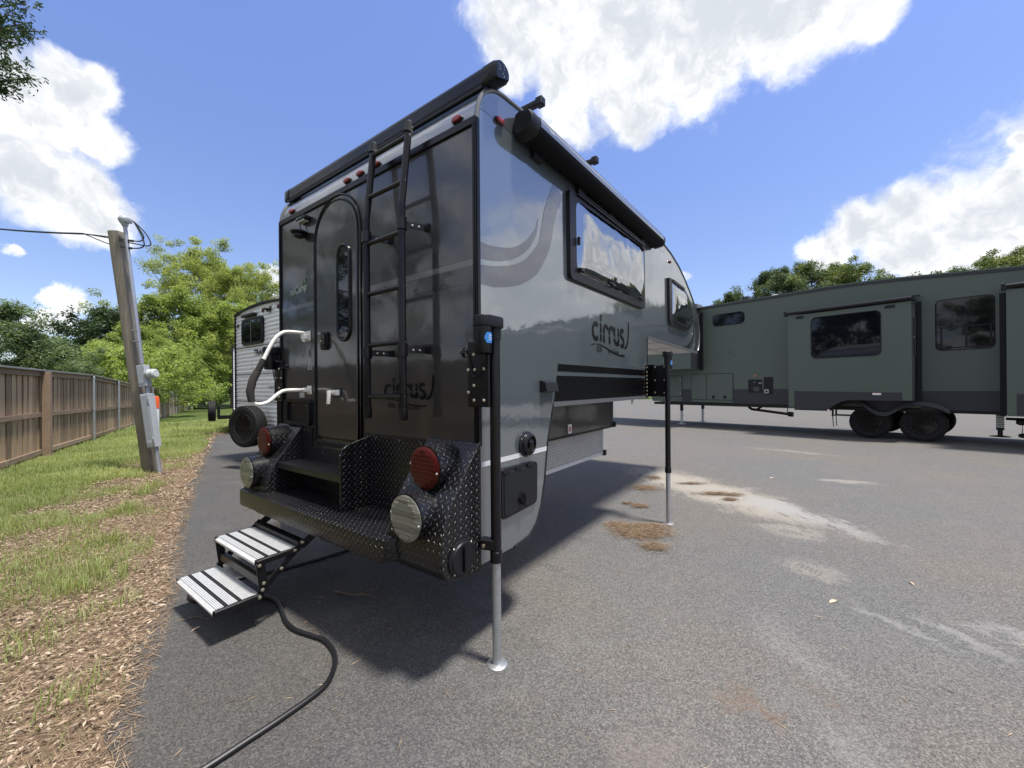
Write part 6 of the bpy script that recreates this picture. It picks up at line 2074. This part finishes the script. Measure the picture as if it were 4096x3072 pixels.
# overhanging oak branches at the upper left
def overhang():
    rs = np.random.default_rng(5)
    T0 = Vector((-12.2, 5.6, gz(-12.2, 5.6)))
    root = thing('willow_oak', 'dark small-leaved oak whose branch tips hang into the upper left', 'tree', T0)
    m = MB()
    tp = [Vector((0, 0, -0.2)), Vector((0.1, 0, 3)), Vector((0.0, 0.1, 6)), Vector((0.2, 0, 9.5))]
    m.tube(tp, [0.30, 0.24, 0.18, 0.06], 10)
    cen, V, F_, rn = [], [], [], []
    tips = []
    D = 6.2
    targets = [(150, 125), (95, 95), (40, 60), (125, 310), (70, 275), (15, 240), (55, 370), (5, 330), (100, 10), (30, -40), (-80, 100), (-120, 260), (-140, 380), (60, 170), (20, 160), (-60, 30)]
    for i, (px_, py_) in enumerate(targets):
        e = at(px_, py_, D + rs.uniform(-0.3, 0.5)) - T0
        b0 = tp[1].lerp(tp[2], 0.2 + 0.6 * rs.uniform())
        mid = b0.lerp(e, 0.6) + Vector((0, 0, 0.5))
        pts = smooth_line([b0, mid, e], 6)
        m.tube(pts, [0.05 * (1 - k / len(pts)) + 0.004 for k in range(len(pts))], 5)
        tips.append((mid, e))
    m.build('trunk', 'bark', root, smooth=60)
    for (mid, e) in tips:
        for k in range(60):
            t = rs.uniform(0.55, 1.0)
            p = mid.lerp(e, t) + Vector(rs.normal(0, 0.065, 3))
            cen.append(p)
    N = len(cen)
    per = 7
    for p in cen:
        out = Vector((1.0, 0.0, -0.25)) + Vector(rs.normal(0, 0.7, 3))
        for j in range(per):
            d = (out + Vector(rs.normal(0, 0.6, 3))).normalized()
            nn = Vector(rs.normal(0, 1, 3))
            w = d.cross(nn).normalized()
            L = rs.uniform(0.055, 0.090)
            b = p + Vector(rs.normal(0, 0.03, 3))
            i0 = len(V)
            V += [tuple(b), tuple(b + d * L * 0.65 + w * L * 0.17), tuple(b + d * L), tuple(b + d * L * 0.65 - w * L * 0.17)]
            F_.append((i0, i0 + 1, i0 + 2, i0 + 3))
            rn.append(rs.uniform())
    raw_mesh('crown', V, F_, 'leaf_dark', root, rn)
    # the rest of the crown, out of the frame
    cc = [(rs.normal(-1.2, 1.6), rs.normal(0, 2.0), rs.uniform(5.0, 9.5)) for _ in range(130)]
    cc = [c for c in cc if (c[0] + T0.x) < -1.75 * (c[1] + T0.y) or (c[1] + T0.y) < 0.5]
    V, F_, rnd = leaf_cloud(cc, [0.6] * len(cc), 60, 0.06, 0.35, rs)
    raw_mesh('crown', V, F_, 'leaf_oak', root, rnd)


overhang()


# ------------------------------------------------------------------ grass, litter, straw
def e_of(x, y):
    """distance left of the asphalt edge"""
    ex = np.interp(y, [p[1] for p in EDGE], [p[0] for p in EDGE])
    return (ex - x) * 0.815


def vnoise(x, y, sc, seed):
    """cheap smooth value noise"""
    r_ = np.random.default_rng(seed).uniform(0, 1, (64, 64))
    u, v = x * sc, y * sc
    i, j = np.floor(u).astype(int), np.floor(v).astype(int)
    fu, fv = u - i, v - j
    fu, fv = fu * fu * (3 - 2 * fu), fv * fv * (3 - 2 * fv)
    g = lambda a, b: r_[a % 64, b % 64]
    return (g(i, j) * (1 - fu) + g(i + 1, j) * fu) * (1 - fv) + (g(i, j + 1) * (1 - fu) + g(i + 1, j + 1) * fu) * fv


def gzv(x, y):
    return np.array([gz(a, b) for a, b in zip(x, y)])


def blades(n, ylo, yhi, elo, ehi, dens, hgt, wid, rs, lean=0.8):
    y = rs.uniform(ylo, yhi, n)
    e = rs.uniform(elo, ehi, n)
    ex = np.interp(y, [p[1] for p in EDGE], [p[0] for p in EDGE])
    x = ex - e / 0.815
    k = dens(x, y, e)
    ok = rs.uniform(0, 1, n) < k
    x, y, e, k = x[ok], y[ok], e[ok], k[ok]
    n = len(x)
    h = hgt * rs.uniform(0.45, 1.25, n) * (0.55 + 0.6 * vnoise(x, y, 1.7, 3))
    a = rs.uniform(0, 2 * math.pi, n)
    w = wid * rs.uniform(0.6, 1.3, n)
    ln = lean * rs.uniform(0.2, 1.2, n) * h
    z = gzv(x, y) - 0.012
    dx, dy = np.cos(a), np.sin(a)
    bx, by = -dy * w, dx * w
    P = np.stack([x, y, z], 1)
    up = np.stack([np.zeros(n), np.zeros(n), h], 1)
    ld = np.stack([dx * ln, dy * ln, np.zeros(n)], 1)
    sd = np.stack([bx, by, np.zeros(n)], 1)
    V = np.stack([P - sd, P + sd, P + up * 0.6 + ld * 0.35 + sd * 0.8, P + up * 0.6 + ld * 0.35 - sd * 0.8, P + up * 0.85 + ld, ], 1).reshape(-1, 3)
    i0 = np.arange(n)[:, None] * 5
    F1 = i0 + np.array([[0, 1, 2, 3]])
    F2 = i0 + np.array([[3, 2, 4, 4]])
    r_ = np.clip(0.30 * rs.uniform(0, 1, n) + 0.7 * vnoise(x, y, 0.9, 8) + 0.1, 0, 1)
    return V, F1, i0 + np.array([[3, 2, 4]]), r_


def blade_object(name, sets, mat, label, cat):
    V, Q, T_, rq, rt, off = [], [], [], [], [], 0
    for v, q, t, r_ in sets:
        V.append(v)
        # store the tip triangle as its own quad-less face by splitting quads into two triangles
        Q.append(q[:, [0, 1, 2]] + off)
        Q.append(q[:, [0, 2, 3]] + off)
        Q.append(t + off)
        rq += [r_, r_, r_]
        off += len(v)
    o_ = raw_mesh(name, np.concatenate(V), np.concatenate(Q), mat, None, np.concatenate(rq))
    return tag(o_, label, cat, kind='stuff')


rs = np.random.default_rng(21)
sstep = lambda x, a, b: (lambda t: t * t * (3 - 2 * t))(np.clip((x - a) / (b - a), 0, 1))


def green_dens(x, y, e):
    far = sstep(y, 5.5, 9.0)
    n1 = vnoise(x, y, 0.9, 2)
    n2 = vnoise(x, y, 3.1, 4)
    g = sstep(e + (n1 - 0.5) * 1.5 + (n2 - 0.5) * 0.5 + far * 0.75, 0.45, 1.7)
    pat = sstep(n2 + 0.35 * sstep(e, 1.0, 2.0) + 0.25 * far, 0.32, 0.66)
    return np.clip(g * (0.12 + 0.88 * pat) + 0.05 * (n2 > 0.66), 0, 1)


sets = [blades(95000, 1.5, 6.5, 0.12, 3.6, green_dens, 0.115, 0.0022, rs), blades(85000, 6.0, 13.0, 0.05, 3.9, green_dens, 0.135, 0.0042, rs),
        blades(80000, 12.0, 30.0, 0.05, 5.5, green_dens, 0.17, 0.010, rs), blades(22000, 29.0, 62.0, 0.1, 9.0, green_dens, 0.24, 0.028, rs), blades(14000, -4.0, 1.6, 0.3, 3.2, green_dens, 0.12, 0.004, rs)]
blade_object('grass', sets, 'grass_blade', 'rough green grass growing between the asphalt and the fence', 'grass')
# tall thin grass stems standing up along the far verge and the fence foot
tall = lambda x, y, e: (e > 2.1) * 0.8 * (y < 14) + (y > 8) * 0.25 * (vnoise(x, y, 0.6, 6) > 0.5)
sets = [blades(3800, 2.0, 14.0, 0.3, 3.0, tall, 0.30, 0.0025, rs, 0.6), blades(2500, 12.0, 32.0, 0.3, 4.5, tall, 0.5, 0.006, rs, 0.4)]
# a few separate tufts in the litter
for (tx, ty, nn, hh) in ((-2.00, 1.78, 60, 0.10), (-2.55, 2.55, 46, 0.10), (-3.05, 2.75, 80, 0.12), (-3.7, 3.6, 110, 0.13), (-4.45, 4.6, 160, 0.14), (-4.95, 5.3, 150, 0.14), (-3.25, 3.05, 60, 0.12), (-2.75, 2.25, 40, 0.10), (-5.15, 5.7, 120, 0.13)):
    n = nn
    x, y = rs.normal(tx, 0.07, n), rs.normal(ty, 0.07, n)
    a = rs.uniform(0, 6.28, n)
    h = hh * rs.uniform(0.5, 1.4, n)
    ln = h * rs.uniform(0.2, 1.0, n)
    P = np.stack([x, y, np.zeros(n)], 1)
    sd = np.stack([-np.sin(a) * 0.0024, np.cos(a) * 0.0024, np.zeros(n)], 1)
    up = np.stack([np.zeros(n), np.zeros(n), h], 1)
    ld = np.stack([np.cos(a) * ln, np.sin(a) * ln, np.zeros(n)], 1)
    V = np.stack([P - sd, P + sd, P + up * 0.6 + ld * 0.35 + sd * 0.8, P + up * 0.6 + ld * 0.35 - sd * 0.8, P + up * 0.85 + ld], 1).reshape(-1, 3)
    i0 = np.arange(n)[:, None] * 5
    sets.append((V, i0 + np.array([[0, 1, 2, 3]]), i0 + np.array([[3, 2, 4]]), np.clip(rs.uniform(0.3, 1.0, n), 0, 1)))
blade_object('grass_tufts', sets, 'grass_blade', 'taller grass stems and loose tufts standing in the leaf litter', 'grass')
dry = lambda x, y, e: np.clip(1.1 - e * 0.35, 0.15, 1) * (0.4 + 0.6 * vnoise(x, y, 2.0, 9))
sets = [blades(26000, 1.4, 9.5, 0.0, 3.0, dry, 0.045, 0.0018, rs, 3.0)]
blade_object('dry_grass', sets, 'dry_grass', 'flattened straw-coloured dead grass over the verge', 'grass')


def litter(n, ylo, yhi, elo, ehi, dens, L, asp, rs, lift):
    y = rs.uniform(ylo, yhi, n)
    e = rs.uniform(elo, ehi, n)
    x = np.interp(y, [p[1] for p in EDGE], [p[0] for p in EDGE]) - e / 0.815
    ok = rs.uniform(0, 1, n) < dens(x, y, e)
    x, y = x[ok], y[ok]
    return flat_bits(x, y, L, asp, rs, lift)


def flat_bits(x, y, L, asp, rs, lift, z0=0.0, curl=0.25):
    n = len(x)
    a = rs.uniform(0, 6.283, n)
    l = L * rs.uniform(0.55, 1.3, n)
    tilt = rs.normal(0, 0.12, n)
    z = gzv(x, y) + z0 + rs.uniform(0.2, 1.0, n) * lift
    d = np.stack([np.cos(a), np.sin(a), tilt], 1) * (l / 2)[:, None]
    w = np.stack([-np.sin(a), np.cos(a), rs.normal(0, 0.3, n)], 1) * (l * asp / 2)[:, None]
    P = np.stack([x, y, z], 1)
    c = np.stack([np.zeros(n), np.zeros(n), l * asp * curl], 1)
    V = np.stack([P - d, P + w + c - d * 0.15, P + d, P - w + c - d * 0.15], 1).reshape(-1, 3)
    return V, np.arange(n * 4).reshape(-1, 4), rs.uniform(0, 1, n)


lit = lambda x, y, e: np.clip(0.25 + 1.1 * (1 - sstep(e + (vnoise(x, y, 0.9, 2) - 0.5) * 0.9, 0.7, 1.5)), 0, 1) * (0.35 + 0.75 * vnoise(x, y, 2.3, 12))
V1, F1, r1 = litter(60000, 1.3, 5.5, -0.04, 2.6, lit, 0.036, 0.26, rs, 0.010)
V2, F2, r2 = litter(20000, 5.0, 14.0, -0.05, 1.6, lit, 0.045, 0.30, rs, 0.015)
o = raw_mesh('leaf_litter', np.concatenate([V1, V2]), np.concatenate([F1, F2 + len(V1)]), 'dead_leaf', None, np.concatenate([r1, r2]))
tag(o, 'tan fallen leaves strewn along the edge of the asphalt', 'leaves', kind='stuff')
ndl = lambda x, y, e: np.clip(1.15 - e * 0.55, 0.1, 1)
V1, F1, r1 = litter(44000, 1.3, 5.2, -0.10, 2.0, ndl, 0.10, 0.022, rs, 0.012)
V2, F2, r2 = litter(7000, 5.0, 10.0, -0.10, 1.2, ndl, 0.13, 0.03, rs, 0.010)
o = raw_mesh('pine_needles', np.concatenate([V1, V2]), np.concatenate([F1, F2 + len(V1)]), 'pine_needle', None, np.concatenate([r1, r2]))
tag(o, 'brown pine needles matted along the verge', 'pine needles', kind='stuff')

# drifts of pine straw on the open asphalt
straw = [(1.22, 3.78, 0.20, 0.15, 1500, 'big drift of pine straw beside the front jack foot'), (1.22, 3.42, 0.10, 0.08, 260, None), (1.36, 3.92, 0.14, 0.05, 300, None), (1.05, 3.96, 0.10, 0.07, 240, None),
         (1.80, 5.39, 0.15, 0.13, 420, 'small round drift of pine straw behind the front jack'), (1.47, 4.58, 0.08, 0.06, 170, 'little drift of pine straw in front of the big one\'s shadow edge'), (1.36, 4.70, 0.05, 0.03, 60, None),
         (2.14, 6.0, 0.10, 0.09, 200, None), (2.55, 5.62, 0.16, 0.05, 200, None), (2.60, 5.08, 0.18, 0.07, 340, 'pine straw scattered over the pale sand patch'), (2.80, 5.02, 0.12, 0.05, 140, None), (2.65, 4.82, 0.08, 0.05, 130, None)]
V, F_, rn, off = [], [], [], 0
for cx, cy, sx_, sy_, n, lab in straw:
    n = n * 2
    x, y = rs.normal(cx, sx_ * 0.62, n), rs.normal(cy, sy_ * 0.62, n)
    v, f, r_ = flat_bits(x, y, 0.085, 0.035, rs, 0.022, 0.005)
    V.append(v)
    F_.append(f + off)
    rn.append(0.05 + 0.70 * r_)
    off += len(v)
o = raw_mesh('pine_straw', np.concatenate(V), np.concatenate(F_), 'pine_needle', None, np.concatenate(rn))
tag(o, 'loose drifts of orange-brown pine straw on the asphalt by the front jack', 'pine straw', kind='stuff')
x = np.concatenate([rs.uniform(-1.6, 4.5, 420), rs.normal(-1.0, 0.6, 120)])
y = np.concatenate([rs.uniform(1.4, 8.0, 420), rs.normal(2.3, 0.5, 120)])
ok = x > np.interp(y, [p[1] for p in EDGE], [p[0] for p in EDGE]) + 0.1
V, F_, r_ = flat_bits(x[ok], y[ok], 0.055, 0.06, rs, 0.004, 0.005)
o = raw_mesh('scattered_needles', V, F_, 'pine_needle', None, r_)
tag(o, 'stray pine needles and leaf scraps dotted over the asphalt', 'pine needles', kind='stuff')


# twigs and single leaves lying on the asphalt
def twig(path, r_, label, forks=()):
    m = MB().tube([(a, b, 0.004 + r_ + c) for a, b, c in path], [r_ * (1 - 0.6 * k / (len(path) - 1)) for k in range(len(path))], 5)
    for f in forks:
        m.tube([(a, b, 0.004 + r_ + c) for a, b, c in f], [r_ * 0.6, r_ * 0.25], 4)
    tag(m.build('fallen_twig', 'twig'), label, 'twig')


twig([(-1.226, 2.712, 0), (-1.10, 2.66, 0.004), (-0.98, 2.655, 0.004), (-0.862, 2.603, 0.0)], 0.006, 'forked dark twig lying in the shade under the bumper', [[(-1.05, 2.658, 0.004), (-0.933, 2.744, 0.01)], [(-0.93, 2.63, 0.002), (-0.90, 2.56, 0)]])
twig([(-2.02, 2.38, 0), (-1.95, 2.42, 0.004), (-1.86, 2.40, 0)], 0.004, 'short pale twig lying just past the lower step')
twig([(-2.45, 2.36, 0.004), (-2.28, 2.44, 0.004), (-2.18, 2.52, 0)], 0.005, 'grey twig poking from the litter onto the asphalt')
twig([(-2.15, 1.98, 0.003), (-2.0, 2.02, 0.004), (-1.9, 2.06, 0)], 0.005, 'bent grey twig across the litter edge near the tuft')
twig([(-3.10, 4.55, 0.0), (-3.02, 4.85, 0.004), (-2.95, 5.02, 0)], 0.006, 'pale dry twig alone on the asphalt left of the bumper lamps')


def leaf(x, y, L, rot, label):
    v = [(-L / 2, 0, 0.006), (-L * 0.15, L * 0.18, 0.012), (L * 0.2, L * 0.16, 0.014), (L / 2, 0, 0.010), (L * 0.2, -L * 0.16, 0.013), (-L * 0.15, -L * 0.18, 0.012), (0, 0, 0.006)]
    ca, sa = math.cos(rot), math.sin(rot)
    m = MB()
    P = [(x + a * ca - b * sa, y + a * sa + b * ca, gz(x, y) + c) for a, b, c in v]
    for k in range(6):
        m.quad(P[6], P[k], P[(k + 1) % 6])
    o_ = m.build('fallen_leaf', 'dead_leaf', smooth=60)
    a_ = o_.data.attributes.new('rnd', 'FLOAT', 'FACE')
    a_.data.foreach_set('value', np.full(len(o_.data.polygons), 0.9, dtype=np.float32))
    tag(o_, label, 'leaf')


leaf(2.05, 2.537, 0.075, 0.4, 'curled pale leaf on the open asphalt beyond the tyre prints')
leaf(2.782, 2.757, 0.05, 1.2, 'small yellow leaf alone on the dark asphalt')
leaf(3.894, 5.937, 0.09, 0.2, 'dark leaf lying beyond the sand patch')
leaf(-1.85, 2.30, 0.05, 1.0, 'dry leaf on the shaded asphalt beside the lower step')
leaf(-2.28, 2.55, 0.07, 0.1, 'tan leaf on the asphalt between litter and lower step')

# ------------------------------------------------------------------ the power cord
cp = [(-1.30, 3.55), (-1.55, 3.25), (-1.80, 3.02), (-2.02, 2.88), (-2.15, 2.77), (-2.185, 2.675), (-2.14, 2.615), (-2.06, 2.585), (-1.95, 2.588), (-1.773, 2.615), (-1.655, 2.625), (-1.549, 2.576), (-1.447, 2.462), (-1.353, 2.348), (-1.256, 2.269), (-1.142, 2.218), (-1.052, 2.178),
      (-0.968, 2.102), (-0.920, 2.03), (-0.893, 1.957), (-0.880, 1.86), (-0.905, 1.785), (-0.98, 1.66), (-1.06, 1.545), (-1.118, 1.462), (-1.22, 1.32), (-1.35, 1.1)]
pts = smooth_line([(a, b, 0.017) for a, b in cp], 6)
tag(MB().tube(pts, 0.0125, 10).build('power_cord', 'cord_rubber'), 'thick black power cord snaking from the entry steps across the asphalt', 'cord')
